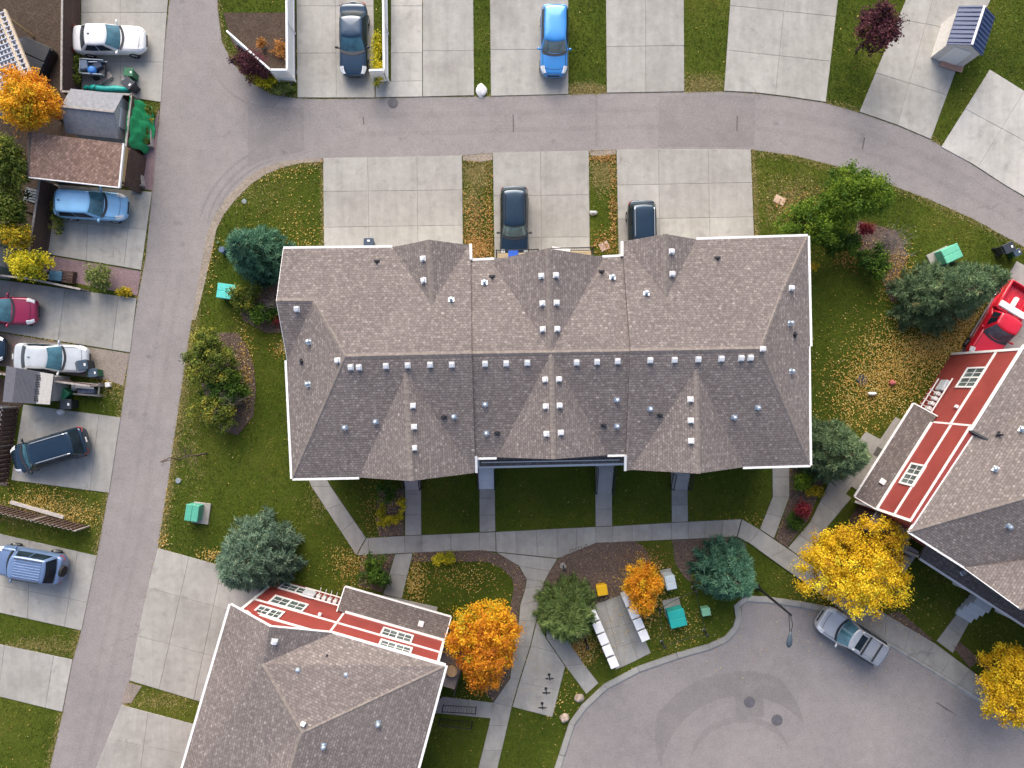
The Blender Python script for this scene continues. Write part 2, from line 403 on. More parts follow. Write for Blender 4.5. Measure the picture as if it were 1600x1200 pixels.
def track(edge_a, edge_b, f0, f1, i0, i1, mat, z):
    pa, pb = [], []
    for i in range(i0, i1):
        a, b = edge_a[i], edge_b[i]
        pa.append((lerp_(a[0], b[0], f0), lerp_(a[1], b[1], f0))); pb.append((lerp_(a[0], b[0], f1), lerp_(a[1], b[1], f1)))
    MB().sheet(P2(pa+pb[::-1]), z).build('wheel_track', mat, road)
def lerp_(a, b, t): return a+(b-a)*t
MATS['asphalt_track'] = asphalt('asphalt_track', .250)
def at_y(pts, y):
    for (x0, y0), (x1, y1) in zip(pts, pts[1:]):
        if min(y0, y1) <= y <= max(y0, y1) and y0 != y1: return (lerp_(x0, x1, (y-y0)/(y1-y0)), y)
ys = [430, 480, 540, 600, 660, 720, 780, 840, 900, 960, 1020, 1080, 1140, 1190]
ea, eb = [at_y(ALLEY_L, y) for y in ys], [at_y(CORNER_R, y) for y in ys]
for f0, f1, q in ((.40, .47, 1), (.62, .71, 2)): track(ea, eb, f0, f1, 0, len(ys), MATS['asphalt_track'], .0150+q*1e-4)
xs_ = [560, 640, 720, 800, 880, 960, 1040, 1120, 1200, 1260, 1320, 1380, 1440, 1500, 1560, 1600]
def at_x(pts, x): 
    r = at_y([(b, a) for a, b in pts], x); return (x, r[0])
ea, eb = [at_x(LANE_T, x) for x in xs_], [at_x(CORNER_R[14:], x) for x in xs_]
for f0, f1, q in ((.24, .34, 3), (.56, .64, 4)): track(ea, eb, f0, f1, 0, len(xs_), MATS['asphalt_track'], .0150+q*1e-4)

# the turning circle at the bottom right
CUL = [(845, 1300), (884, 1180), (899, 1133), (917, 1108), (950, 1077), (1000, 1051), (1060, 1030), (1110, 1016), (1138, 1003), (1154, 985), (1160, 966), (1158, 948), (1166, 941), (1200, 943), (1250, 950), (1290, 958), (1330, 978), (1378, 1004), (1438, 1040), (1493, 1074), (1548, 1109), (1600, 1148), (1720, 1230), (1720, 1340)]
NOGRASS.append(P2(CUL))
cul = structure('road', MB().sheet(P2(CUL), .012), MATS['asphalt'], 'rounded asphalt turning circle at the end of the front street')
arcstrip((1160, 1215), 128, 166, 188, 318, .016, MATS['asphalt_dark'], cul, 90, 1.6)
arcstrip((1160, 1215), 86, 96, 200, 330, .0162, MATS['asphalt_mid'], cul, 30)
patch([(1146, 1082), (1191, 1080), (1194, 1120), (1152, 1123)], .019, MATS['asphalt_dark'], cul)
patch([(1461, 1097), (1465, 1097), (1480, 1107), (1496, 1118), (1490, 1115), (1476, 1108)], .017, MATS['asphalt_tar'], cul)
def manhole(px, py, r, label):
    c = P(px, py, .02); e = empty('manhole_cover', c, label, 'manhole cover', 'manhole covers in the street')
    MB().lathe((0, 0, 0), [(r*1.12, 0), (r*1.12, .006), (r*1.02, .008)], 20).build('frame', MATS['asphalt_tar'], e, True)
    m = MB().lathe((0, 0, .008), [(r, 0), (r, .006), (r*.94, .012)], 20)
    for i in range(-3, 4): m.box((i*r*.25, 0, .026), (r*.1, 1.6*r*math.sqrt(1-(i*.25)**2*.95), .012))
    m.build('lid', simple('iron', (.12, .115, .13), .6, .3, 9), e, True)
manhole(1171, 1097, .33, 'round iron manhole cover set in the dark square patch of asphalt')
manhole(1214, 1125, .33, 'round iron manhole cover just right of the dark square patch')
manhole(614, 161, .30, 'iron cover in the lane below the light concrete strip, two plates')

# lines of slabs -------------------------------------------------------------------------------
def split(poly, a, b):
    a, b = Vector(a), Vector(b); n = Vector((-(b-a).y, (b-a).x)).normalized(); out = [[], []]
    for i in range(len(poly)):
        p, q = Vector(poly[i]), Vector(poly[(i+1) % len(poly)]); dp, dq = (p-a).dot(n), (q-a).dot(n)
        if dp >= 0: out[0].append(p)
        if dp <= 0: out[1].append(p)
        if dp*dq < 0: x = p+(q-p)*(dp/(dp-dq)); out[0].append(x); out[1].append(x)
    return [o for o in out if len(o) >= 3 and abs(area(o)) > .02]
def area(p): return .5*sum(p[i][0]*p[(i+1) % len(p)][1]-p[(i+1) % len(p)][0]*p[i][1] for i in range(len(p)))
def inset(poly, d):
    if area(poly) < 0: poly = poly[::-1]
    q = []
    for p in poly:
        if not q or (Vector(p)-q[-1]).length > .03: q.append(Vector(p))
    if len(q) > 3 and (q[0]-q[-1]).length < .03: q.pop()
    n = len(q); out = []
    for i in range(n):
        a, b, c = q[i-1], q[i], q[(i+1) % n]
        e1, e2 = (b-a).normalized(), (c-b).normalized()
        n1, n2 = Vector((-e1.y, e1.x)), Vector((-e2.y, e2.x)); m = n1+n2
        k = m.dot(n1)
        out.append(b+m*(d/max(k, .35)))
    return out
def slab_mb(poly, z0, z1, gap):
    p = inset(poly, gap); q = inset(poly, gap+.012); n = len(p)
    if len(q) != n: return MB().prism(p, z0, z1)
    m = MB()
    vs = [(v.x, v.y, z0) for v in p]+[(v.x, v.y, z1-.008) for v in p]+[(v.x, v.y, z1) for v in q]
    fs = [tuple(range(2*n, 3*n))]
    for k in range(2):
        for i in range(n): j = (i+1) % n; fs.append((k*n+i, k*n+j, k*n+n+j, k*n+n+i))
    return m.add(vs, fs)
def slabs(name, poly_px, cuts, label, mat='concrete', top=.05, gap=.009):
    poly = [Vector(p) for p in P2(poly_px)]
    NOGRASS.append(poly)
    c = sum(poly, Vector((0, 0)))/len(poly)
    base = structure(name, MB().prism(inset(poly, .01), 0, top-.018), MATS['joint'], label, (c.x, c.y, 0))
    ps = [poly]
    for a, b in cuts:
        a, b = P(*a).xy, P(*b).xy; ps = [r for q in ps for r in split(q, a, b)]
    for q in ps:
        slab_mb(q, top-.03, top+random.uniform(-.003, .003), gap).build('slab', MATS[mat], base)
    return base
def walk(name, L, Rr, label, step=1.5, mat='walk', top=.06, gap=.011, n=None):
    L = [Vector(p) for p in P2(L)]; Rr = [Vector(p) for p in P2(Rr)]
    poly = L+Rr[::-1]; NOGRASS.append(poly)
    c = sum(poly, Vector((0, 0)))/len(poly)
    base = structure(name, MB().prism(poly, 0, top-.02), MATS['joint'], label, (c.x, c.y, 0))
    for i in range(len(L)-1):
        a, b, d, e = L[i], L[i+1], Rr[i], Rr[i+1]
        k = n or max(1, round(((b-a).length+(e-d).length)/2/step))
        for j in range(k):
            q = [a.lerp(b, j/k), a.lerp(b, (j+1)/k), d.lerp(e, (j+1)/k), d.lerp(e, j/k)]
            slab_mb(q, top-.03, top+random.uniform(-.003, .003), gap).build('slab', MATS[mat], base)
    return base

# drives behind the main row
slabs('driveway', [(505, 247), (615, 245.5), (722, 243), (724, 430), (507, 430)], [((574, 200), (578, 450)), ((651, 200), (654, 450)), ((400, 301), (800, 296)), ((400, 357), (800, 351)), ((507, 262), (522, 247)), ((556, 247), (575, 266)), ((575, 266), (592, 247))][:4], 'wide bare concrete driveway nearest the street corner, left of the three behind the row')
slabs('driveway', [(770, 239), (845, 237), (920, 236), (922, 430), (773, 430)], [((844, 200), (847, 450)), ((700, 307), (1000, 304)), ((700, 372), (1000, 370))], 'narrow concrete driveway in the middle, with the black wagon parked on it')
slabs('driveway', [(963, 234), (1070, 233), (1173, 234), (1180, 430), (967, 430)], [((1028, 200), (1032, 450)), ((1106, 200), (1110, 450)), ((900, 291), (1300, 283)), ((900, 344), (1300, 337))], 'wide concrete driveway on the right with one black car at its left edge')
# drives above the lane
slabs('driveway', [(463, -60), (583, -60), (586, 153), (465, 153)], [((524, -60), (526, 160)), ((400, 84), (640, 83)), ((400, 10), (640, 10))], 'concrete driveway above the lane with the navy car, beside white fences')
slabs('driveway', [(611, -60), (660, -60), (660, 151.5), (587, 152.5), (587, 130), (611, 128)], [((560, 128.5), (700, 126)), ((560, 83), (700, 83)), ((560, 10), (700, 10))], 'bright new concrete strip right of the white fence stub', 'new_concrete')
slabs('driveway', [(660.6, -60), (739, -60), (741, 149.5), (660.6, 151.5)], [((600, 80), (800, 80)), ((600, 0), (800, 0))], 'empty concrete driveway between the bright strip and a thin grass verge')
slabs('driveway', [(765, -60), (888, -60), (888, 147.5), (767, 150.5)], [((600, 79), (1000, 77)), ((600, 0), (1000, 0))], 'concrete driveway above the lane with the bright blue car')
slabs('driveway', [(946, -60), (1068, -60), (1069, 143.5), (948, 145.5)], [((1008, -60), (1009, 150)), ((900, 74), (1200, 70)), ((900, 0), (1200, 0))], 'empty concrete driveway right of the bright blue car')
slabs('driveway', [(1145, -60), (1316, -60), (1290, 160), (1230, 151), (1180, 145), (1131, 142.5)], [((1232, -60), (1210, 160)), ((1100, 75), (1340, 101)), ((1100, 5), (1340, 30))], 'wide empty concrete driveway where the upper lane begins to bend')
slabs('driveway', [(1440, -60), (1562, -30), (1492, 114), (1454, 218), (1400, 195), (1342.5, 175)], [((1440, 60), (1398, 210)), ((1300, 93), (1540, 168)), ((1300, 10), (1560, 60))], 'slanting concrete driveway with the small blue roofed shed')
slabs('driveway', [(1546, 109), (1700, 205), (1640, 330), (1600, 307), (1572, 291), (1520, 257), (1470, 230)], [((1400, 112), (1700, 275)), ((1620, 110), (1510, 290))], 'empty slanting concrete driveway at the right edge above the lane', 'new_concrete')
# drives along the left lane
slabs('driveway', [(127, -40), (266, -40), (258, 66), (252, 160), (219, 155), (206, 149), (128, 143)], [((188, -40), (189, 160)), ((100, 95), (280, 98)), ((100, 20), (280, 20))], 'concrete driveway at the top left with the white car')
slabs('driveway', [(84, 288), (238, 300), (221, 422), (68, 396)], [((209, 280), (193, 430)), ((60, 342), (240, 360)), ((140, 280), (135, 430)), ((172, 280), (170, 430))][:3], 'concrete driveway with the pale blue hatchback on the left')
slabs('driveway', [(-140, 418), (0, 437), (214, 466), (204, 551), (0, 518), (-140, 498)], [((104, 440), (90, 545)), ((187, 450), (174, 560)), ((186, 506), (300, 513)), ((5, 420), (-12, 530))][:2]+[((20, 430), (4, 530))], 'long concrete driveway with the maroon car nosing in from the left')
slabs('driveway', [(37, 632), (189, 652), (171, 770), (18, 750)], [((156, 640), (140, 775)), ((60, 700), (200, 712))][:1], 'concrete driveway with the dark minivan on the left')
slabs('driveway', [(-120, 800), (10, 836), (152, 868), (128, 985), (0, 957), (-120, 930)], [((124, 850), (100, 985)), ((47, 830), (44, 980)), ((-50, 905), (160, 945))], 'concrete driveway with the grey blue off roader on the left')
slabs('driveway', [(-120, 975), (0, 1006), (114, 1030), (98, 1112), (0, 1088), (-120, 1060)], [((87, 1010), (70, 1115)), ((9, 1000), (-4, 1100))], 'empty concrete driveway lowest on the left edge')
slabs('driveway', [(247, 856), (345, 883), (445, 912), (400, 1120), (303, 1093), (203, 1063), (217, 985), (234, 906)], [((298, 860), (246, 1090)), ((350, 870), (300, 1110)), ((180, 903), (420, 971)), ((180, 984), (420, 1048))], 'big concrete driveway beside the lower left red house')
slabs('driveway', [(190, 1101), (330, 1138), (400, 1160), (380, 1260), (150, 1200)], [((235, 1090), (215, 1240)), ((150, 1150), (400, 1200))], 'concrete driveway below the grass strip by the lower left house')
slabs('driveway', [(1588, 408), (1720, 480), (1720, 600), (1487, 565), (1503, 545), (1545, 478)], [((1500, 480), (1720, 590)), ((1590, 380), (1540, 600))], 'concrete pad under the red pickup at the right edge')

# front walks
walk('sidewalk', [(470, 722), (487, 760), (557, 867)], [(496, 722), (517, 760), (572, 840)], 'slanting front walk from the left corner of the row down to the main path', 1.6)
walk('sidewalk', [(573, 840.5), (576, 840.3), (632, 837), (659, 836), (749, 832), (774, 831)], [(558, 867.5), (577, 866.7), (633, 864), (660, 862.7), (750, 859.5), (775, 862)], 'main concrete path below the row, part left of the junction', 1.9)
walk('sidewalk', [(774.6, 831), (870, 826), (931, 823), (957, 822), (1049, 816.5), (1075, 815), (1158, 811)], [(775.6, 862), (872, 872), (931, 848), (957, 847), (1049, 843), (1075, 842), (1151, 838)], 'main concrete path below the row, part right of the junction', 1.25)
walk('sidewalk', [(1158.8, 811), (1186, 827), (1230, 857), (1300, 905), (1340, 932), (1383, 959), (1459, 1004), (1514, 1045), (1560, 1078), (1610, 1112), (1720, 1185)], [(1151.5, 838.5), (1170, 848), (1200, 870), (1296, 938), (1334, 971), (1381.5, 998), (1441.5, 1034), (1496.5, 1068), (1551.5, 1103), (1604, 1142), (1704, 1208)], 'concrete path slanting down past the yellow tree to the right edge', 1.6, top=.12)
walk('sidewalk', [(633, 740), (633, 836.5)], [(658, 740), (658.5, 835.5)], 'straight walk to the left front door, beside the yellow groundcover', 1.6)
walk('sidewalk', [(749, 752), (749.5, 831)], [(773, 752), (774, 830)], 'straight walk leading to the pale front steps', 1.25)
walk('sidewalk', [(930, 768), (930.5, 822.5)], [(956, 768), (956.5, 821.5)], 'straight walk leading to the middle right front steps', 1.25)
walk('sidewalk', [(1049, 762), (1049.5, 816)], [(1074, 762), (1075, 814.5)], 'straight walk to the door under the right front gable', 1.1)
walk('sidewalk', [(1206, 715), (1207, 776), (1187, 826.5)], [(1233, 715), (1233, 776), (1209, 841)], 'bent walk at the right front corner of the row', 1.5)
walk('sidewalk', [(776, 863), (811, 884), (823, 905), (821, 919), (813, 945), (811, 969), (803, 1010), (797, 1060), (771, 1097), (764, 1133), (745, 1210)], [(871, 873), (859, 892), (851, 908), (848, 916), (843, 937), (838, 969), (828, 1010), (812, 1060), (799.5, 1104), (793, 1133), (775, 1210)], 'concrete path running down between the mulch beds to the lower edge', 1.6)
slabs('bicycle_pad', [(839, 970), (853, 997), (883, 1041), (863, 1120), (800.5, 1104), (813, 1061), (829, 1010)], [((790, 1062), (900, 1083)), ((800, 1000), (870, 1020))], 'concrete pad carrying the three bicycle racks', 'walk', .06)
walk('sidewalk', [(854, 975), (853.5, 996), (883.5, 1040), (916, 1084)], [(880, 985), (893, 1009), (912, 1037), (935, 1067)], 'short slanting walk from the bicycle pad to the kerb', 1.4)
walk('sidewalk', [(617.5, 866), (599, 928)], [(645, 864), (628, 935)], 'short walk up to the porch of the lower left house', 1.5)
slabs('patio', [(598, 929), (684, 948), (676, 985), (588, 965)], [((640, 930), (630, 985))], 'concrete porch slab of the lower left house', 'walk', .07)
slabs('sidewalk', [(692, 1088), (771, 1097.5), (766.5, 1122), (660, 1112)], [((735, 1080), (728, 1130))], 'concrete walk to the side door of the lower left house', 'walk')
slabs('mailbox_pad', [(929, 944), (976, 927), (1017, 1020), (985, 1036), (962, 1046)], [((945, 940), (972, 1046)), ((962, 930), (998, 1035)), ((930, 987), (1010, 967)), ((940, 1018), (1020, 995))], 'concrete pad between the two rows of white mailboxes', 'walk')
walk('sidewalk', [(1497, 955), (1463, 1001)], [(1516, 968), (1488, 1020)], 'walk from the grey steps of the right house', 1.2)
slabs('patio', [(1352, 674), (1375, 686), (1399, 651), (1432, 672), (1356, 778), (1330, 760), (1318, 775), (1298, 750)], [((1300, 760), (1420, 700)), ((1340, 740), (1380, 690))], 'pale concrete porch slab in front of the right house', 'walk', .07)
walk('sidewalk', [(1296, 752), (1266, 815), (1231, 856)], [(1330, 778), (1288, 828), (1258, 876)], 'front walk leading to the porch of the right house', 1.5)
walk('sidewalk', [(1402, 840), (1365, 900), (1340, 930)], [(1436, 862), (1395, 920), (1366, 948)], 'walk under the yellow tree to the right house', 1.5)

# kerbs: rolled concrete edge of the turning circle
def kerb(pts, w, label, joint=3.0):
    pts = [Vector(p) for p in P2(pts)]; d = [(0, .012), (.03, .03), (.10, .105), (.18, .12), (w, .125), (w, -.02)]
    rows = []
    for i, p in enumerate(pts):
        t = (pts[min(i+1, len(pts)-1)]-pts[max(i-1, 0)]).normalized(); n = Vector((-t.y, t.x))
        rows.append([(p.x+n.x*a, p.y+n.y*a, b) for a, b in d])
    c = pts[len(pts)//2]
    root = empty('kerb', (c.x, c.y, 0), label, None); root['kind'] = 'structure'
    for i in range(len(rows)-1):
        m = MB(); a, b = rows[i], rows[i+1]
        b = [tuple(Vector(x).lerp(Vector(y), .01)) for x, y in zip(b, a)]
        k = len(d); m.add(a+b, [(j, j+1, k+j+1, k+j) for j in range(k-1)]+[tuple(range(k)), tuple(range(2*k-1, k-1, -1))])
        m.build('kerb_stone', MATS['walk'], root)
    NOGRASS.append([Vector(r[0][:2]) for r in rows]+[Vector(r[4][:2]) for r in rows[::-1]])
kerb([(845, 1300), (884, 1180), (899, 1133), (917, 1108), (950, 1077), (1000, 1051), (1060, 1030), (1110, 1016), (1138, 1003), (1154, 985), (1160, 966), (1157, 948), (1166, 941), (1200, 943), (1250, 950), (1290, 958)], .46, 'pale rolled concrete kerb curving round the mailbox island')
kerb([(1291, 958.5), (1330, 978), (1378, 1004), (1438, 1040), (1493, 1074), (1548, 1109), (1600, 1148), (1700, 1215)], .28, 'straight concrete kerb below the slanting right path')

# beds of mulch and gravel
def bed(name, pts, mat, label, z=.03):
    poly = P2(pts); NOGRASS.append(poly)
    return structure(name, MB().prism(poly, 0, z), MATS[mat], label)
MULCH = []
def mulch(pts, label, z=.03):
    MULCH.append(P2(pts)); return bed('mulch_bed', pts, 'mulch', label, z)
mulch([(648, 862), (700, 860), (760, 859.5), (787, 869), (810, 884.5), (822, 904), (820, 919), (812, 945), (810, 969), (802, 1010), (796, 1060), (771, 1096), (757, 1080), (781, 1020), (793, 975), (798, 945), (803, 919), (800, 903), (784, 887), (760, 877), (672, 877), (643, 878)], 'brown mulch strip curving along the path above the orange tree')
mulch([(848, 915), (859, 893), (872, 874), (891, 858), (915, 849), (990, 845), (1003, 852), (1012, 864), (1018, 885), (1000, 920), (976, 926), (930, 943), (926, 960), (900, 985), (870, 985), (845, 940)], 'large brown mulch bed around the yellow grit box')
mulch([(1050, 844), (1149, 839), (1165, 850), (1150, 905), (1090, 915), (1070, 903), (1055, 880)], 'mulch bed under the round blue spruce on the island')
mulch([(591, 764), (631, 764), (631, 836), (592, 838), (588, 815)], 'narrow bed with yellow groundcover beside the left front walk')
mulch([(1234, 716), (1262, 716), (1290, 745), (1262, 813), (1229, 855), (1211, 842), (1234, 778)], 'bed with the red shrub at the right front corner')
mulch([(372, 520), (388, 545), (397, 575), (400, 610), (396, 650), (372, 680), (345, 672), (330, 640), (315, 600), (310, 560), (335, 520)], 'oval mulch bed of shrubs in the left lawn')
mulch([(400, 440), (442, 440), (447, 520), (415, 520), (380, 500), (370, 470)], 'shady bed at the upper left corner of the row')
mulch([(1340, 345), (1400, 360), (1418, 400), (1405, 430), (1412, 470), (1392, 470), (1375, 430), (1330, 395)], 'mulch bed of dark shrubs in the right lawn')
mulch([(565, 868), (616, 866), (598, 926), (560, 915)], 'bed with the dark shrub left of the porch walk')
mulch([(1384, 960), (1405, 955), (1458, 1000), (1447, 998)], 'small bare mulch patch beside the slanting right path')
mulch([(1486, 1008), (1500, 1003), (1530, 1030), (1515, 1043)], 'small mulch patch near the lowest yellow tree')
bed('gravel_strip', [(-140, 505), (0, 520), (203, 552.5), (193, 603), (165, 593), (0, 572), (-140, 556)], 'gravel', 'dry gravel parking strip under the silver car')
bed('gravel_strip', [(68, 398), (221, 424), (215, 462), (140, 447), (62, 430)], 'pink_gravel', 'pink gravel strip below the pale blue hatchback')
bed('gravel_strip', [(225, 235), (249, 170), (239, 298), (216, 294)], 'pink_gravel', 'sliver of pink gravel beside the brown roofed carport')
MATS['verge'] = speck('dusty_verge', [(.25, (.14, .115, .09)), (.5, (.29, .245, .20)), (.75, (.45, .40, .33))], 7)
bed('gravel_strip', [(300, 500), (309, 445), (317, 400), (324, 362), (336, 336), (355, 308), (382, 281), (411, 262), (443, 252), (504, 247), (504, 253), (470, 255), (440, 262), (415, 273), (392, 288), (368, 312), (349, 336), (338, 360), (330, 400), (319, 447), (306, 500)], 'verge', 'dusty bare verge where the lane bends round the left lawn', .02)
bed('gravel_strip', [(723, 243.5), (769.5, 239.5), (769.5, 250), (750, 253), (724, 251)], 'verge', 'bare dusty patch at the lane end of the left rear verge', .02)
bed('gravel_strip', [(921, 236.5), (962, 234.5), (962, 241), (940, 244), (922, 243)], 'verge', 'bare dusty patch at the lane end of the right rear verge', .02)
bed('gravel_strip', [(200, 1066), (222, 1072), (205, 1098), (189, 1099)], 'gravel', 'bare gravelly corner beside the lane at the lower left')
bed('soil_yard', [(-160, -60), (125, -60), (122, 143), (205, 150), (228, 165), (214, 294), (84, 288), (66, 398), (60, 430), (-160, 412)], 'soil', 'dark dirt back yard at the upper left')
bed('soil_yard', [(-160, 575), (0, 590), (60, 600), (30, 640), (12, 760), (-160, 740)], 'soil', 'dark dirt yard behind the picket fence at the left edge')
bed('soil_yard', [(349, 20), (463, 20), (463, 128), (400, 118), (362, 66)], 'soil', 'planting bed inside the white fence at the top')

# fallen leaves, chips and grass --------------------------------------------------------------
def pts_in(poly, n):
    a = np.array([(p[0], p[1]) for p in poly]); lo, hi = a.min(0), a.max(0)
    p = RNG.uniform(lo, hi, (int(n), 2)); return p[inside(p, poly)]
def flat_bits(P_, z, smin, smax, tilt=.5, aspect=.75):
    n = len(P_); an = RNG.uniform(0, 2*np.pi, n); s = RNG.uniform(smin, smax, n)
    u = np.stack([np.cos(an), np.sin(an), RNG.normal(0, tilt*.5, n)], 1); v = np.stack([-np.sin(an), np.cos(an), RNG.normal(0, tilt*.5, n)], 1)*aspect
    c = np.concatenate([P_, (z+RNG.uniform(.01, .05, n))[:, None]], 1)
    s = s[:, None]
    V = np.stack([c-u*s, c-v*s*.9+u*s*.1, c+u*s, c+v*s], 1).reshape(-1, 3)
    V[:, 2] = np.maximum(V[:, 2], z+.004)
    return V
def stuff(name, V, k, mat, tint, label):
    o = link(name, fast_mesh(name, V, k, mat, tint)); return tag(o, label, kind='stuff')
ALLM = np.concatenate([pts_in(m, abs(area([Vector(p) for p in m]))*1 * 0 + (np.ptp([p[0] for p in m])*np.ptp([p[1] for p in m]))*230) for m in MULCH])
stuff('wood_chips', flat_bits(ALLM, .03, .025, .07, .8, .4), 4, MATS['mulch_chip'], np.repeat(RNG.beta(2, 2.4, len(ALLM)), 4), 'brown bark chips covering the planting beds')

# ------------------------------------------------------------------ buildings
def plane3(a, b, c):
    n = (b-a).cross(c-a).normalized(); return (a, n if n.z > 0 else -n)
def on(pl, px, py):
    """where the sight line through a photograph pixel meets a roof plane"""
    o = Vector((0, 0, CAM_H)); d = P(px, py, 0)-o
    t = (pl[0]-o).dot(pl[1])/d.dot(pl[1]); return o+d*t
class Roof:
    def __init__(s): s.f = []
    def face(s, pts):
        pts = [Vector(p) for p in pts]
        n = Vector((0, 0, 0))
        for i in range(len(pts)): n += pts[i].cross(pts[(i+1) % len(pts)])
        if n.z < 0: pts = pts[::-1]
        s.f.append(pts); return s
    def build(s, parent, mat, thick=.22, name='roof', cat=None):
        m = MB(); m.uv = []; edges = {}
        def key(p): return (round(p.x, 2), round(p.y, 2), round(p.z, 2))
        for pts in s.f:
            n = Vector((0, 0, 0))
            for i in range(len(pts)): n += (pts[i]-pts[0]).cross(pts[(i+1) % len(pts)]-pts[0])
            n.normalize()
            u = Vector((0, 0, 1)).cross(n)
            u = u.normalized() if u.length > 1e-4 else Vector((1, 0, 0))
            v = n.cross(u); k = len(pts)
            ru = (len(m.f)*3.37) % 7
            m.add(pts, [tuple(range(k))]); m.uv.append([(p.dot(u)+ru, p.dot(v)) for p in pts])
            m.add([p-Vector((0, 0, thick)) for p in pts], [tuple(range(k-1, -1, -1))]); m.uv.append([(0, 0)]*k)
            for i in range(k):
                a, b = pts[i], pts[(i+1) % k]; edges.setdefault(frozenset((key(a), key(b))), []).append((a, b))
        for e in edges.values():
            if len(e) == 1:
                a, b = e[0]; t = Vector((0, 0, thick))
                m.add([a, a-t, b-t, b], [(0, 1, 2, 3)]); m.uv.append([(0, 0), (0, .05), (.05, .05), (.05, 0)])
        o = m.build(name, mat, parent)
        V = []; F = []
        for pts in s.f: b = len(V); V += pts; F.append(tuple(range(b, b+len(pts))))
        s.bvh = BVHTree.FromPolygons(V, F); s.obj = o
        return o
    def hit(s, px, py):
        o = Vector((0, 0, CAM_H)); d = (P(px, py, 0)-o).normalized()
        loc, n, i, _ = s.bvh.ray_cast(o, d)
        if loc is None: return None, None
        return loc, (n if n.z > 0 else -n)
    def caps(s, lines, mat=None):
        for a, b in lines:
            a, b = Vector(a), Vector(b); L = (b-a).length; d = (b-a)/L; w = d.cross(Vector((0, 0, 1))).normalized()*.14
            n = max(2, int(L/.28)); m = MB()
            for i in range(n):
                p, q = a+d*(L*i/n), a+d*(L*(i+1)/n)
                up = Vector((0, 0, .03)); lo = Vector((0, 0, -.035))
                m.add([p+up, q+up*.55, p+w+lo, q+w+lo*1.3, p-w+lo, q-w+lo*1.3], [(0, 1, 3, 2), (0, 4, 5, 1), (0, 2, 4), (1, 5, 3)])
            m.build('ridge_cap', mat or MATS['cap'], s.obj)
def strip(a, b, w, h, drop=0.0, out=None):
    """board along an edge from a to b, w wide (horizontal), h high, its top at the edge minus drop"""
    a, b = Vector(a), Vector(b); d = (b-a); hz = Vector((d.x, d.y, 0)).normalized(); n = Vector((hz.y, -hz.x, 0))*(w/2)
    m = MB(); t0, t1 = Vector((0, 0, -drop)), Vector((0, 0, -drop-h)); o = out or Vector((0, 0, 0))
    vs = [a+n+t0+o, a-n+t0+o, b-n+t0+o, b+n+t0+o, a+n+t1+o, a-n+t1+o, b-n+t1+o, b+n+t1+o]
    return m.add(vs, [(0, 1, 2, 3), (7, 6, 5, 4), (0, 4, 5, 1), (1, 5, 6, 2), (2, 6, 7, 3), (3, 7, 4, 0)])
def gutter(parent, a, b, name='gutter', w=.13, h=.13, lift=.02, mat=None): return strip(a, b, w, h, -lift).build(name, mat or MATS['white'], parent)

# vents on the roofs: shared meshes
def vent_mesh():
    m = MB(); m.box((0, -.03, .015), (.31, .34, .02)); m.box((0, 0, .09), (.18, .18, .16)); m.box((0, 0, .18), (.25, .25, .09), 0, .03)
    return m.mesh('vent', MATS['vent'])
def cap_mesh():
    m = MB(); m.box((0, -.02, .012), (.32, .26, .015)); m.lathe((0, 0, .01), [(.10, 0), (.08, .16), (.075, .18)], 10); m.lathe((0, 0, .19), [(.12, 0), (.13, .05), (.05, .11)], 10)
    return m.mesh('flue_cap', MATS['galv'])
def pipe_mesh():
    m = MB(); m.box((0, .03, .01), (.34, .30, .015)); m.lathe((0, 0, .01), [(.11, 0), (.06, .10), (.055, .34)], 10)
    return m.mesh('pipe', MATS['plastic'])
VM, CM, PM = vent_mesh(), cap_mesh(), pipe_mesh()
def on_roof(roof, name, me, pts, upright=False):
    for px, py in pts:
        loc, n = roof.hit(px, py)
        if loc is None: continue
        if upright: q = Matrix.Identity(3)
        else: q = n.to_track_quat('Z', 'Y').to_matrix()
        x = Vector((0, 0, 1)).cross(n)
        if x.length > 1e-3:
            x.normalize(); z = Vector((0, 0, 1)) if upright else n; y = z.cross(x); q = Matrix((x, y, z)).transposed()
        link(name, me, roof.obj, loc-worg(roof.obj), q.to_euler())

def window(parent, o, d, n, w, h, cols=2, muntin=True, name='window'):
    """o: lower left corner on the wall face, d along the wall, n outward"""
    o, d, n = Vector(o), Vector(d), Vector(n); up = Vector((0, 0, 1))
    def bar(u0, u1, z0, z1, t0, t1):
        m = MB(); vs = [o+d*u+up*z+n*t for t in (t0, t1) for u, z in ((u0, z0), (u1, z0), (u1, z1), (u0, z1))]
        return m.add(vs, [(0, 1, 2, 3), (7, 6, 5, 4), (0, 4, 5, 1), (1, 5, 6, 2), (2, 6, 7, 3), (3, 7, 4, 0)])
    f = .11; m = MB()
    for b in ((-f, w+f, -f, 0), (-f, w+f, h, h+f), (-f, 0, 0, h), (w, w+f, 0, h)):
        s = bar(*b, -.02, .07); m.add(s.v, s.f)
    for i in range(1, cols):
        s = bar(w*i/cols-.05, w*i/cols+.05, 0, h, -.02, .055); m.add(s.v, s.f)
    win = m.build(name, MATS['white'], parent)
    for i in range(cols):
        u0, u1 = w*i/cols+(0 if i == 0 else .05), w*(i+1)/cols-(0 if i == cols-1 else .05)
        bar(u0, u1, 0, h, 0, .025).build('pane', MATS['pane'], win)
        if muntin:
            g = MB(); s = bar((u0+u1)/2-.018, (u0+u1)/2+.018, 0, h, .026, .04); g.add(s.v, s.f)
            s = bar(u0, u1, h/2-.018, h/2+.018, .027, .041); g.add(s.v, s.f); g.build('muntin', MATS['white'], win)
    return win

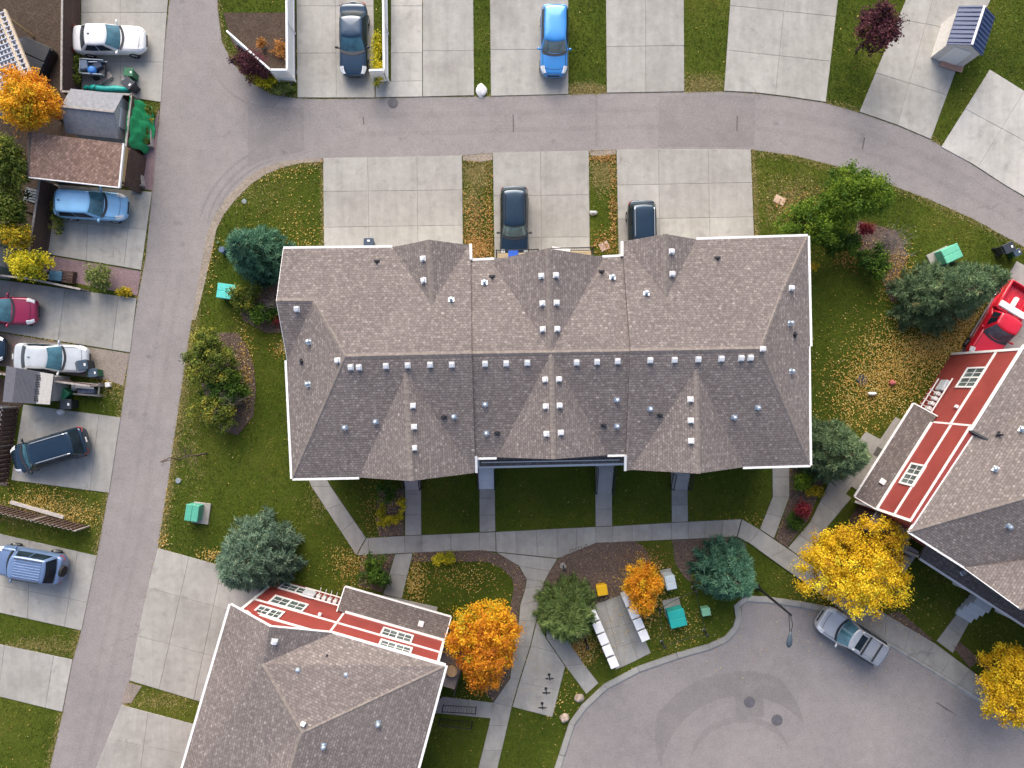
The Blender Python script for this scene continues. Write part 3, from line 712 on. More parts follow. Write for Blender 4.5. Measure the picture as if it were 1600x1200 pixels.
def railing(parent, a, b, h=1.0, gap=.14, name='railing', za=None, mat=None):
    """posts, rails and single balusters from a to b (3D feet)"""
    a, b = Vector(a), Vector(b); L = (b-a).length; mat = mat or MATS['black']
    m = MB(); up = Vector((0, 0, 1))
    m.tube([a+up*h, b+up*h], .03, 6); m.tube([a+up*.1, b+up*.1], .02, 5)
    for p in (a, b): m.tube([p, p+up*(h+.06)], .035, 6)
    r = m.build(name, mat, parent)
    me = MB().tube([(0, 0, .1), (0, 0, h)], .012, 4).mesh('baluster', mat); wo = worg(r)
    for i in range(1, int(L/gap)):
        link('baluster', me, r, a.lerp(b, i*gap/L)-wo)
    return r

def house_walls(parent, poly, z1, mat, z0=0.0, name='wall'): return MB().prism(poly, z0, z1).build(name, mat, parent)

# ---- the main row of townhouses
ZR, ZN, ZS = 8.04, 6.0, 5.75
row = empty('townhouse_row', P(860, 560), 'long townhouse row with mottled grey shingle roof, cross gables and white roof vents', 'townhouse')
rw, re_ = P(540, 557, ZR), P(1188, 545, ZR)
PN = plane3(rw, re_, P(443, 388, ZN)); PS = plane3(rw, re_, P(457, 748, ZS))
dn = Vector((0, 0, .16)); PNm = (PN[0]-dn, PN[1]); PSm = (PS[0]-dn, PS[1])
roof = Roof()
Aw = on(PN, 490, 470); Bw = on(PN, 432, 470); Cw = P(449, 563, 5.86); SWc = on(PS, 457, 748)
# left block
r1 = P(737, 552.6, ZR)
roof.face([on(PN, 443, 388), on(PN, 735, 382), r1, rw, Aw, Bw])
roof.face([Aw, Cw, Bw]); roof.face([rw, Cw, Aw]); roof.face([rw, SWc, Cw])
roof.face([rw, r1, on(PS, 743, 738), SWc])
# right block
r2 = P(985, 548.5, ZR); Ae = on(PN, 1222, 455); NEc = on(PN, 1262, 368.5); Ce = P(1265, 541, 5.9); SEc = on(PS, 1265, 727)
roof.face([on(PN, 972, 377), NEc, Ae, re_, r2]); roof.face([NEc, Ce, Ae]); roof.face([Ae, Ce, re_]); roof.face([re_, Ce, SEc])
roof.face([r2, re_, SEc, on(PS, 977, 735)])
# middle block, a hand lower
m1, m2 = P(735, 552.6, ZR)-dn, P(988, 548.5, ZR)-dn
roof.face([on(PNm, 734, 404), on(PNm, 975, 399), m2, m1]); roof.face([m1, m2, on(PSm, 980, 711), on(PSm, 741, 715)])
GAB = [((669, 374.5, 7.10), (675, 476, 7.12), (613, 386.5), (732, 382.5), PN), ((1040, 365.5, 7.2), (1041, 464, 7.22), (975, 377), (1088, 374), PN),
       ((856, 388, 7.85), (861, 550, 7.86), (768, 407), (943, 402), PNm), ((642, 751.5, 7.68), (634, 582, 7.7), (561, 746), (741, 739), PS),
       ((1091, 740, 7.68), (1088, 577, 7.7), (985, 734), (1161, 730), PS), ((865, 717.5, 7.8), (861, 553, 7.82), (776, 714.5), (950, 711), PSm)]
CAPS = [(rw, r1), (r2, re_), (m1, m2), (rw, Aw), (rw, SWc), (re_, Ae), (Ae, NEc), (re_, SEc), (Aw, Bw)]
for pk, ap, l, r, pl in GAB:
    e = Vector((0, 0, .012)); ap = on(pl, *ap[:2]); pk = P(pk[0], pk[1], ap.z); l, r = on(pl, *l)+e, on(pl, *r)+e
    roof.face([pk, ap, l]); roof.face([pk, r, ap]); CAPS.append((pk, ap))
ro = roof.build(row, MATS['roof'], .24)
roof.caps(CAPS)
# white gutters and rakes
def rake(a, b, nm='fascia'): return strip(a, b, .05, .2, .0).build(nm, MATS['white'], row)
out = .05
gutter(row, on(PN, 443, 387), on(PN, 613, 385)); gutter(row, on(PN, 1088, 373), on(PN, 1262, 367.5)); gutter(row, on(PNm, 735, 406), on(PNm, 772, 404)); gutter(row, on(PNm, 941, 401), on(PNm, 974, 399))
gutter(row, SWc+Vector((-.06, 0, 0)), Cw+Vector((-.10, 0, 0))); gutter(row, on(PS, 457, 749), on(PS, 561, 747)); gutter(row, on(PS, 1161, 731), on(PS, 1266, 728)); gutter(row, SEc+Vector((.07, 0, 0)), Ce+Vector((-.02, 0, 0)))
gutter(row, NEc+Vector((.06, 0, 0)), Ce+Vector((.09, 0, 0))); gutter(row, on(PSm, 746, 716.5), on(PSm, 776, 716)); gutter(row, on(PSm, 949, 712), on(PSm, 978, 711.5))
gutter(row, on(PN, 735.5, 381), on(PN, 736, 405), 'fascia'); gutter(row, on(PN, 972, 377), on(PN, 972, 400), 'fascia'); gutter(row, on(PS, 744, 713), on(PS, 744.5, 739), 'fascia'); gutter(row, on(PS, 977.5, 711), on(PS, 977, 736), 'fascia')
rake(on(PN, 443, 388), Bw); rake(Bw, Cw)
VENTS = [(548, 573), (561, 573), (603, 571), (637, 570), (672, 569), (706, 569), (529, 563), (758, 567.5), (791, 567), (824, 566), (901, 565.5), (933, 564.5), (965, 563.5), (1016, 562), (1054, 561.5), (1091, 560.5), (1127, 559.5), (1158, 558.5), (1172.5, 558),
         (1190, 545), (644, 634), (646, 667), (646, 700), (853, 593), (872, 592.5), (854, 635), (873, 633.5), (855, 678), (875, 676), (1080, 624), (1080.5, 657), (1081, 689), (847, 431), (867.5, 430), (848.5, 474), (868.5, 473), (849, 514.5), (869.5, 514), (662, 404), (663, 438), (1048, 393), (1049, 428), (464, 482), (1235, 450)]
on_roof(roof, 'vent', VM, VENTS)
on_roof(roof, 'flue_cap', CM, [(705, 469), (757, 442), (957, 434), (1010, 459), (484, 534), (483, 600), (539, 667), (587, 658), (709, 650), (758, 631), (760, 676), (964, 624), (964, 665), (1016, 638), (1147, 651), (1184, 636), (1233, 505), (1235, 580)])
on_roof(roof, 'pipe', PM, [(589, 409), (769, 433), (940, 425), (1121, 404), (472, 565), (694, 651), (777, 676), (943, 664), (1031, 648), (1241, 523)], True)
# walls below the eaves
def wallpoly(pts, k=.0): return [Vector(P(x, y, 5.8).xy) for x, y in pts]
NOG = [wallpoly([(455, 402), (724, 396), (728, 580), (731, 727), (468, 735), (466, 560)]), wallpoly([(726, 420), (985, 414), (992, 695), (733, 700)]), wallpoly([(983, 391), (1250, 383), (1252, 560), (1253, 715), (990, 722)])]
for q in NOG:
    house_walls(row, q, 5.62, MATS['tan_siding']); NOGRASS.append(q)
for pk, ap, l, r, pl in GAB:
    pk3, l3, r3 = P(*pk), on(pl, *l), on(pl, *r); s = Vector((0, .42 if pk[1] > 600 else -.42, 0)); e = Vector((0, 0, .3))
    a, b, c = l3+s-e, r3+s-e, pk3+s-e; th = s.normalized()*.15
    lo = Vector((0, 0, -1.2))
    MB().add([a+lo, b+lo, b, c, a, a+lo+th, b+lo+th, b+th, c+th, a+th], [(0, 1, 2, 3, 4), (9, 8, 7, 6, 5), (0, 5, 6, 1), (1, 6, 7, 2), (2, 7, 8, 3), (3, 8, 9, 4), (4, 9, 5, 0)]).build('gable_wall', MATS['tan_siding'], row)
EX, NY = Vector((math.cos(R(.9)), math.sin(R(.9)), 0)), Vector((-math.sin(R(.9)), math.cos(R(.9)), 0))
def on_wall(q, i, j, t, z): a, b = Vector(q[i]), Vector(q[j]); p = a.lerp(b, t); return Vector((p.x, p.y, z))
for q, ts in ((NOG[0], (.06, .55)), (NOG[2], (.06, .55))):
    for t in ts:
        o = on_wall(q, 0, 1, t, .05)+NY*.0
        d = MB()
        for k in range(4): d.box(tuple(o+EX*1.9+NY*.02+Vector((0, 0, .3+k*.56))), (3.6, .07, .54), R(.9), .02)
        d.build('garage_door', MATS['white'], row)
        for k in (.25, 2.3): window(row, o+EX*k+Vector((0, 0, 3.3)), EX, NY, 1.3, 1.3)
for q, t in ((NOG[0], .2), (NOG[0], .75), (NOG[1], .25), (NOG[1], .75), (NOG[2], .2), (NOG[2], .75)):
    i, j = (4, 3) if len(q) == 6 else (3, 2)
    if q is NOG[2]: i, j = 4, 3
    window(row, on_wall(q, i, j, t, 3.9), EX, -NY, 1.5, 1.3); window(row, on_wall(q, i, j, t*.9, 1.5), EX, -NY, 1.3, 1.3)
# lower porch roof between the two front wings
pr = Roof(); pr.face([P(749, 729.5, 3.0), P(976, 724.5, 3.0), P(976, 690, 3.6), P(749, 694, 3.6)])
pr.build(row, MATS['roof_dark'], .15, 'porch_roof')
gutter(row, P(748, 730.5, 3.0), P(977, 725, 3.0)); gutter(row, P(752, 722.5, 3.16), P(968, 718.5, 3.16), 'flashing_or_shade', .06, .06, .04)
for x in (752, 810, 905, 972):
    p = P(x, 727-.02*(x-752), 2.9); MB().box((p.x, p.y+.12, 1.42), (.16, .16, 2.84)).build('porch_post', MATS['white'], row)
# rear balconies over the middle drive
def balcony(x0, x1, y0, y1, z, gap_label):
    fl = [P(x0, y0, z).xy, P(x1, y0-.02*(x1-x0), z).xy, P(x1, y1, z).xy, P(x0, y1, z).xy]
    b = MB().prism(fl, z-.2, z).build('balcony', simple('tan_deck', (.50, .40, .26), .8, .12), row)
    c = [Vector((*p, z)) for p in fl]
    railing(b, c[0], c[1]); railing(b, c[1], c[2]); railing(b, c[3], c[0])
    for k in (0, 1): MB().box((c[k].x+(.15 if k == 0 else -.15), c[k].y-.15, z/2-.1), (.16, .16, z-.2)).build('balcony_post', MATS['white'], row)
balcony(776, 840, 396, 440, 2.8, ''); balcony(860, 924, 393, 440, 2.8, '')
c = P(802, 398, 2.8)
e = empty('storage_tub', c, 'bright blue plastic tub on the left rear balcony', 'tub'); MB().box((0, 0, .15), (.55, .38, .30), 0, .03).build('tub', simple('blue_plastic', (.02, .08, .55), .4), e, True); MB().box((0, 0, .325), (.6, .42, .05), 0, .015).build('lid', simple('blue_lid', (.03, .12, .6), .4), e, True)
c = P(875, 397, 2.8)
e = empty('folding_table', c, 'white folding table on the right rear balcony', 'table'); MB().box((0, 0, .72), (1.1, .5, .05), R(-8), .015).build('tabletop', MATS['white'], e, True)
for sx in (-.48, .48):
    for sy in (-.2, .2): MB().tube([(sx, sy, 0), (sx*.95, sy, .7)], .02, 5).build('leg', MATS['galv'], e, True)

# front steps
def steps(px, y_top, y_bot, wpx, mat, label, n=5, top_z=.95, land=8):
    a = P(px, y_bot); root = empty('front_steps', a, label, 'steps', 'front steps of the row')
    w = wpx/PXM; L = (y_bot-y_top)/PXM; tl = L/(n)
    for i in range(n):
        z = top_z*(i+1)/n; y = a.y+tl*i
        MB().box((a.x, y+tl/2+.02, z/2), (w, tl+.04, z), 0, .015).build('tread', mat, root)
    MB().box((a.x, a.y+L+.75, top_z/2), (w+.1, 1.5, top_z), 0, .015).build('landing', mat, root)
    for s in (-1, 1):
        x = a.x+s*(w/2+.03)
        railing(root, (x, a.y+.05, .0), (x, a.y+L, top_z-.05), .95, .13)
    NOGRASS.append([(a.x-w/2, a.y), (a.x+w/2, a.y), (a.x+w/2, a.y+L+1.5), (a.x-w/2, a.y+L+1.5)])
grey = simple('grey_step_concrete', (.40, .39, .38), .85, .12)
steps(760.5, 730, 763, 24, simple('pale_blue_step_paint', (.66, .70, .74), .6, .08), 'pale blue grey front steps with black rails, left of the front lawn patch', 3)
steps(943, 728, 770, 25, grey, 'grey concrete front steps with black rails, under the middle block on the right', 6)
steps(645.5, 742, 764, 24, grey, 'grey front steps below the left front gable', 4, .75)
steps(1061, 738, 764, 25, grey, 'grey front steps below the right front gable', 4, .75)

# ---- the two red houses (one design, mirrored)
def red_house(A, d, n, rooffn, label, wins):
    root = empty('red_townhouse', A, label, 'townhouse', 'red townhouses')
    d, n = d.normalized(), n.normalized(); up = Vector((0, 0, 1))
    def L(x, y, z=0.0): return A+d*x+n*y+up*z
    fp = [L(0, 0), L(5.25, 0), L(5.25, .12), L(11.6, .12), L(11.6, -18), L(0, -18)]
    NOGRASS.append([p.xy for p in fp])
    house_walls(root, [p.xy for p in fp], 6.35, MATS['red_siding'])
    def board(a, b, w, t=.045, nm='trim_board'):
        """flat board on the facade from a to b (local x,y,z), w wide"""
        a3, b3 = L(*a), L(*b); ax = (b3-a3).normalized(); sd_ = n.cross(ax).normalized()*(w/2); o = n*t
        MB().add([a3+sd_, a3-sd_, b3-sd_, b3+sd_, a3+sd_+o, a3-sd_+o, b3-sd_+o, b3+sd_+o], [(0, 1, 2, 3), (7, 6, 5, 4), (0, 4, 5, 1), (1, 5, 6, 2), (2, 6, 7, 3), (3, 7, 4, 0)]).build(nm, MATS['white'], root)
    board((.07, 0, 0), (.07, 0, 6.3), .16); board((5.18, 0, 0), (5.18, 0, 6.3), .16, .05); board((11.52, .12, 0), (11.52, .12, 6.3), .16)
    board((.16, 0, 4.25), (5.1, 0, 4.25), .18, .04); board((0, 0, 6.25), (5.2, 0, 6.25), .2, .055); board((5.3, .12, 4.55), (11.43, .12, 4.55), .18, .04); board((5.3, .12, 6.25), (11.5, .12, 6.25), .16, .05)
    for (x, z, w, h, c) in wins:
        y = 0 if x < 5.2 else .12
        if x+w < 5.25 or x > 5.25: window(root, L(x, y, z), d, n, w, h, c)
    # meters and pipes on the wall of the projecting bay
    mt = MB()
    for k in range(5):
        p = L(3.2+k*.36, .16, 1.5); mt.box(tuple(p), (.24, .24, .4), math.atan2(d.y, d.x), .02)
        mt.tube([p+n*.14+up*.05, p+n*.62+up*.05], .025, 5)
    mt.build('meter', simple('meter_grey', (.62, .63, .64), .5), root)
    pb = L(2.6, .17, 1.55); MB().box(tuple(pb), (.75, .28, .7), math.atan2(d.y, d.x), .03).build('meter_cabinet', simple('cabinet_grey', (.48, .51, .55), .5), root)
    fr = MB()
    for zz in (.75, 2.15): 
        a, b = L(2.1, .22, zz), L(5.0, .22, zz); fr.tube([a, b], .04, 5)
    fr.build('conduit', MATS['white'], root)
    lv = L(4.0, .05, 3.9); MB().box(tuple(lv), (.2, .2, .2), math.atan2(d.y, d.x), .02).build('wall_vent', MATS['vent'], root)
    # porch roof in front of the set-back part
    pr_ = Roof(); pr_.face([L(4.75, 1.5, 2.3), L(11.55, 1.5, 2.3), L(11.55, .12, 2.7), L(4.75, .12, 2.7)])
    pr_.build(root, MATS['roof_dark'], .16, 'porch_roof')
    gutter(root, L(4.75, 1.53, 2.31), L(11.55, 1.53, 2.31), 'gutter', .09, .1); gutter(root, L(5.25, .18, 2.75), L(11.55, .18, 2.75), 'flashing_or_shade', .12, .12)
    gutter(root, L(11.57, 1.5, 2.31), L(11.57, .12, 2.72), 'fascia', .06, .16); gutter(root, L(4.73, 1.5, 2.31), L(4.73, .05, 2.7), 'fascia', .06, .16)
    for x in (5.35, 10.8): MB().box(tuple(L(x, .25, 1.15)), (.14, .14, 2.3), math.atan2(d.y, d.x)).build('porch_post', MATS['white'], root)
    q = L(9.9, .7, 2.6); MB().box(tuple(q), (.34, .34, .12), math.atan2(d.y, d.x), .02).build('roof_vent', MATS['vent'], root)
    dr = L(7.2, .13, 0); window(root, dr+up*.1, d, n, .95, 2.0, 1, False, 'door')
    # open side deck
    dk = [L(11.6, 0), L(13.0, 0), L(13.0, -2.6), L(11.6, -2.6)]
    k_ = MB().prism([p.xy for p in dk], 2.45, 2.6).build('deck', MATS['deck'], root)
    c3 = [p+up*2.6 for p in dk]
    railing(k_, c3[0], c3[1]); railing(k_, c3[1], c3[2])
    st = MB().prism([p.xy for p in [L(11.7, -.15), L(12.85, -.15), L(12.85, -2.5), L(11.7, -2.5)]], 0, 2.44).build('deck_base', MATS['wood_dark'], root)
    rooffn(root)
    return root, L
def roof_LL(root):
    r = Roof(); z = 6.5
    NW, pk, gb, NE = P(360, 945, z), P(422, 979.5, 8.05), P(520, 989, z), P(696, 1041, z)
    gap = P(409, 1038, 8.02); ap = P(471, 1146, 8.6); s2 = P(425, 1300, 8.6); SW = P(250, 1320, z); SE = P(626, 1300, z)
    r.face([NW, SW, s2, ap, gap, pk]); r.face([pk, gap, gb]); r.face([gap, ap, NE, gb]); r.face([ap, s2, SE, NE])
    r.build(root, MATS['roof'], .2); r.caps([(gap, ap), (ap, NE), (ap, s2)])
    gutter(root, NW+Vector((-.05, 0, 0)), SW+Vector((-.05, 0, 0))); gutter(root, gb, NE+Vector((0, .05, 0))); gutter(root, NE+Vector((.06, 0, 0)), SE+Vector((.06, 0, 0)))
    strip(NW, pk, .06, .2).build('fascia', MATS['white'], root); strip(pk, gb, .06, .2).build('fascia', MATS['white'], root)
    on_roof(r, 'vent', VM, [(428, 1002), (474, 1131)]); on_roof(r, 'flue_cap', CM, [(466, 1047), (541, 1054), (590, 1130), (505, 1165)]); on_roof(r, 'pipe', PM, [(513, 1021)], True)
    # siding that closes the gable below the rakes
    inn = Vector((.05, -.55, -.25)); a, b, c = NW+Vector((.6, -.3, -.25)), gb+inn, pk+Vector((.1, -.45, -.3)); lo = Vector((0, 0, -.3)); t = Vector((-.03, -.12, 0))
    MB().add([a+lo, b+lo, c, a+lo+t, b+lo+t, c+t], [(0, 1, 2), (5, 4, 3), (0, 3, 4, 1), (1, 4, 5, 2), (2, 5, 3, 0)]).build('gable_wall', MATS['red_siding'], root)
A_LL = P(433, 904)
LLroot, LL = red_house(A_LL, Vector((.961, -.275, 0)), Vector((.275, .961, 0)), roof_LL, 'red sided townhouse with white trim at the lower left, gabled corner and grey roof',
    [(.7, .5, 1.9, 1.0, 2), (1.0, 2.95, 1.9, 1.15, 2), (.8, 5.0, 1.3, 1.05, 2), (7.9, 3.4, 1.7, 1.05, 2), (8.1, 5.2, 1.7, .85, 2)])
def roof_R(root):
    r = Roof(); z = 6.35
    N0, S0 = P(1601, 539, z+.1), P(1517, 673, z+.1)
    A2, SWc_ = P(1520, 681, z), P(1420, 832, z)
    dirx = (SWc_-A2).normalized(); back = Vector((dirx.y*-1, dirx.x, 0))
    if back.x < 0: back = -back
    back = back.normalized()
    E2 = P(1760, 1047, z)                       # along the lower left eave
    apx = P(1640, 768, 9.0)
    hipN = P(1740, 610, 9.0)
    r.face([A2, SWc_, apx, hipN]); r.face([SWc_, E2, apx]); r.face([apx, E2, E2+back*9, hipN+back*4])
    rise = Vector((0, 0, .30))
    r.face([N0, S0, S0+back*4.6+Vector((0, 0, 1.75)), N0+back*4.6+Vector((0, 0, 1.75))])
    # cross gable over the front, mostly beyond the frame
    g0, g1, gp, ga = P(1506, 887, z+.01), P(1640, 972, z+.01), P(1596, 952, 8.0), P(1670, 870, 8.3)
    r.face([gp, ga, g0]); r.face([gp, g1, ga])
    r.build(root, MATS['roof'], .22); r.caps([(SWc_, apx), (apx, hipN), (gp, ga)])
    gutter(root, N0, S0); gutter(root, A2, SWc_, 'gutter', .1); gutter(root, SWc_, g0, 'gutter', .1); strip(g0, gp, .07, .2).build('fascia', MATS['white'], root)
    strip(S0, S0+back*4.6+Vector((0, 0, 1.75)), .12, .35, -.02).build('flashing_or_shade', MATS['plastic'], root)  # black strip standing in for the valley's shadow along the roof step
    on_roof(r, 'flue_cap', CM, [(1597, 671), (1556, 733), (1577, 821)]); on_roof(r, 'pipe', PM, [(1560, 679)], True)
A_R = P(1487, 552)
Rroot, LR = red_house(A_R, Vector((-.535, -.845, 0)), Vector((-.845, .535, 0)), roof_R, 'red sided townhouse with white trim at the right edge, two tall windows facing the lawn',
    [(1.3, 2.7, 1.25, 1.55, 2), (8.2, 3.3, 1.25, 1.3, 2)])
# long porch roof on its street side and grey steps
pr2 = Roof(); pr2.face([P(1437, 872, 2.7), P(1640, 1003, 2.7), P(1640, 958, 3.3), P(1449, 847, 3.3)])
pr2.build(Rroot, MATS['roof_dark'], .16, 'porch_roof'); gutter(Rroot, P(1437, 873, 2.72), P(1640, 1004, 2.72))
gv = pr2.hit(1503, 894)[0]; MB().box(tuple(gv+Vector((0, 0, .08))), (.34, .3, .16), .5, .02).build('roof_vent', MATS['galv'], Rroot)
for x, y in ((1440, 875), (1530, 933), (1600, 978)):
    p = P(x, y, 2.6); MB().box((p.x+.1, p.y+.12, 1.28), (.16, .16, 2.56)).build('porch_post', MATS['white'], Rroot)
e = empty('front_steps', P(1515, 950), 'pale grey front steps fanning out below the right house', 'steps')
for i in range(4):
    t = i/4; c = P(1506+24*t, 960-26*t); z = .18*(i+1)
    MB().box((c.x, c.y, z/2), (1.15, .5, z), R(-32)+math.pi*0, .012).build('tread', simple('pale_step_concrete', (.52, .55, .58), .8, .08), e)
c = P(1535, 925); MB().box((c.x+.15, c.y+.2, .40), (1.15, 1.5, .80), R(-32), .012).build('landing', MATS['new_concrete'], e)
NOGRASS.append(P2([(1495, 955), (1520, 968), (1550, 930), (1525, 918)]))
# covered grill on the deck of the right house, tub on the other
p = LR(12.3, -1.0, 2.6)
e = empty('barbecue', p, 'dark covered barbecue on the deck of the right house', 'barbecue', rz=R(-35))
MB().box((0, 0, .45), (1.25, .6, .9), 0, .08).build('cover', simple('grey_blue_cover', (.09, .11, .14), .8, .3, 5), e, True)
hood = MB()
for i in range(7): a = math.pi*i/6; hood.v += [Vector((x, -.27*math.cos(a), .88+.26*math.sin(a))) for x in (-.5, .5)]
hood.f = [(2*i, 2*i+1, 2*i+3, 2*i+2) for i in range(6)]+[tuple(range(0, 14, 2)), tuple(range(13, 0, -2))]
hood.build('hood', simple('dark_cover', (.03, .033, .04), .7, .3, 5), e, True)
p = LL(12.5, -1.4, 2.6)
e = empty('basket', p, 'round woven basket on the deck of the lower left house', 'basket'); MB().lathe((0, 0, 0), [(.26, 0), (.34, .4), (.30, .4), (.24, .08)], 14).build('shell', simple('wicker', (.28, .18, .09), .8, .3, 14), e, True); MB().lathe((0, 0, .41), [(.35, 0), (.35, .03), (.33, .05)], 14).build('rim', simple('wicker_rim', (.36, .24, .13), .8, .3, 14), e, True)
# side walk railings of the lower left house
e = empty('railing', P(693, 1101), 'upper of the two black railings beside the side walk', 'railing', 'side walk railings'); railing(e, P(693, 1101), P(744, 1104), 1.0, .17)
e = empty('railing', P(690, 1124), 'lower of the two black railings beside the side walk', 'railing', 'side walk railings'); railing(e, P(688, 1122), P(738, 1127), 1.0, .17)

# ------------------------------------------------------------------ vehicles
def lerp(a, b, t): return a+(b-a)*t
def carpaint(name, c, rough=.28, metal=.25):
    if name in MATS: return MATS[name]
    t = NT(name); n = t.noise(1.3, 4, .6)
    MATS[name] = t.done(t.ramp(n, [(.3, tuple(x*.9 for x in c)), (.7, tuple(min(1, x*1.08) for x in c))]), rough, spec=.5, metal=metal, coat=.8); return MATS[name]
def grid(fn, nu, nv, u0, u1, v0, v1):
    m = MB(); vs = [fn(lerp(u0, u1, i/nu), lerp(v0, v1, j/nv)) for i in range(nu+1) for j in range(nv+1)]
    return m.add(vs, [(i*(nv+1)+j, i*(nv+1)+j+1, (i+1)*(nv+1)+j+1, (i+1)*(nv+1)+j) for i in range(nu) for j in range(nv)])
# kind: L, W, belt z, roof z, windscreen base x, windscreen top x, roof end x, rear glass base x, hood front z, deck z
KINDS = {
 'sedan':   dict(L=4.65, W=1.80, zb=.93, zr=1.45, xf0=.95, xf1=.22, xr1=-1.15, xr0=-1.78, hood=.72, deck=.98),
 'hatch':   dict(L=4.45, W=1.80, zb=.98, zr=1.58, xf0=1.02, xf1=.38, xr1=-1.72, xr0=-2.08, hood=.76, deck=1.0),
 'suv':     dict(L=4.75, W=1.90, zb=1.08, zr=1.75, xf0=1.05, xf1=.50, xr1=-1.92, xr0=-2.24, hood=.92, deck=1.08),
 'offroad': dict(L=4.40, W=1.92, zb=1.12, zr=1.80, xf0=1.02, xf1=.70, xr1=-1.62, xr0=-1.98, hood=.98, deck=1.1),
 'van':     dict(L=5.05, W=1.98, zb=1.05, zr=1.74, xf0=1.58, xf1=.78, xr1=-2.10, xr0=-2.40, hood=.80, deck=1.05),
 'pickup':  dict(L=5.60, W=2.00, zb=1.12, zr=1.82, xf0=1.15, xf1=.62, xr1=-.42, xr0=-.62, hood=.98, deck=.72),
}
def car(px, py, ang, kind, paint, label, extras=(), scale=1.0, z0=.05):
    K = KINDS[kind]; L, W = K['L'], K['W']; h = L/2
    root = empty('parked_pickup' if kind == 'pickup' else 'parked_car', P(px, py, z0), label, 'pickup' if kind == 'pickup' else 'car', 'parked vehicles', R(ang))
    root.scale = (scale,)*3
    zb, zr, xf0, xf1, xr1, xr0 = (K[k] for k in ('zb', 'zr', 'xf0', 'xf1', 'xr1', 'xr0'))
    w = W/2; truck = kind == 'pickup'
    # body loft ---------------------------------------------------------------------------
    xs = [-h, -h+.05, -h+.18, -h+.45, xr0+.05 if not truck else -h+1.2, -.9, -.3, .3, xf0-.25, xf0+.1, (xf0+h)/2, h-.5, h-.24, h-.08, h]
    if truck: xs[5] = xr0-.02
    xs = sorted(xs)
    def half(x):
        f, r = (h-x), (x+h)
        k = 1.0
        if f < .8: k = min(k, .54+.46*math.sqrt(max(0, 1-(1-f/.8)**2.2)))
        if r < .6: k = min(k, (.66 if not truck else .9)+(.34 if not truck else .1)*math.sqrt(max(0, 1-(1-r/.6)**2.4)))
        return w*k
    def top(x):
        if x > xf0: t = (x-xf0)/(h-xf0); return lerp(zb+.0, K['hood'], t**1.35)-(.12 if t > .97 else 0)
        if truck and x < xr0: return .74
        if x < xr0+.1: t = (xr0+.1-x)/max(.05, (h+xr0+.1)); return lerp(zb, K['deck'], min(1, t*1.5))-(.22 if t > .9 and not truck else 0)
        return zb
    def lampz(x, yf):
        zt = top(x); zl = .34
        return (zt if yf < .82 else zt-.06*(yf-.82)/.11 if yf < .93 else lerp(zt-.06, zl+.7*(zt-zl), (yf-.93)/.055))+.012
    V = []; nsec = 15
    for x in xs:
        a, zt = half(x), top(x); zl = .24 if abs(x) < h-.3 else .34
        sec = [(0, zl), (.80, zl), (.95, zl+.10), (1.0, zl+.38*(zt-zl)), (.985, zl+.70*(zt-zl)), (.93, zt-.06), (.82, zt-.012), (.0, zt+.03)]
        pts = [(x, a*y, z) for y, z in sec]; V += pts+[(x, -y, z) for (x, y, z) in pts[-2:0:-1]]
    ns = 14; F = []
    for i in range(len(xs)-1):
        for k in range(ns): j = (k+1) % ns; F.append((i*ns+k, i*ns+j, i*ns+ns+j, i*ns+ns+k))
    F += [tuple(range(ns)), tuple(range((len(xs)-1)*ns, len(xs)*ns))[::-1]]
    body = MB().add(V, F).build('body', paint, root, True, True)
    sm = body.modifiers.new('sub', 'SUBSURF'); sm.levels = 1; sm.render_levels = 2
    # cabin -------------------------------------------------------------------------------
    def wd(t): return lerp(w*.955, w*.765, t**1.15)
    def zz(t): return lerp(zb-.05, zr-.035, t)
    def front(s, t, o=0.0): return (lerp(xf0, xf1, t)-.20*s*s*(1-.3*t)+o*.5, s*wd(t)*.96, zz(t)+o*.86)
    def rear(s, t, o=0.0): return (lerp(xr0, xr1, t)+.10*s*s-o*.9, s*wd(t)*.96, zz(t)+o*.4)
    def side(sg, q, t, o=0.0):
        x = lerp(lerp(xf0, xf1, t)-.24, lerp(xr0, xr1, t)+.14, q); return (x, sg*(wd(t)*(1-.035*(2*q-1)**2)+o), zz(t)+o*.3)
    V = []; lv = (0, .35, .7, .93, 1.0)
    for t in lv:
        ring = [front(s, t) for s in (0, .4, .75, 1)]+[side(1, q, t) for q in (.06, .3, .55, .8, .95)]+[rear(s, t) for s in (1, .75, .4, 0, -.4, -.75, -1)]+[side(-1, q, t) for q in (.95, .8, .55, .3, .06)]+[front(s, t) for s in (-1, -.75, -.4)]
        if t == 1.0:
            cx = (xf1+xr1)/2; ring = [(cx+(p[0]-cx)*.985, p[1]*.955, p[2]+.02) for p in ring]
        V += ring
    n = 24; F = [(i*n+k, i*n+(k+1) % n, i*n+n+(k+1) % n, i*n+n+k) for i in range(len(lv)-1) for k in range(n)]
    b = len(V)-n; cx = (xf1+xr1)/2
    for sc, dz in ((.72, .028), (.35, .042)):
        V += [(cx+(V[b+k][0]-cx)*sc, V[b+k][1]*sc, zr-.015+dz) for k in range(n)]
    F += [(b+k, b+(k+1) % n, b+n+(k+1) % n, b+n+k) for k in range(n)]+[(b+n+k, b+n+(k+1) % n, b+2*n+(k+1) % n, b+2*n+k) for k in range(n)]+[tuple(range(b+2*n, b+3*n))]
    cb = MB().add(V, F).build('cabin', paint, root, True, True)
    sc_ = cb.modifiers.new('sub', 'SUBSURF'); sc_.levels = 1; sc_.render_levels = 1
    g, gd = MATS['glass'], MATS['glass_dark']
    dk = paint.name.startswith(('black', 'navy'))
    ws = grid(lambda s, t: front(s, t, .012), 8, 4, -.93, .93, .05, .95).build('windscreen', g, root, True, True)
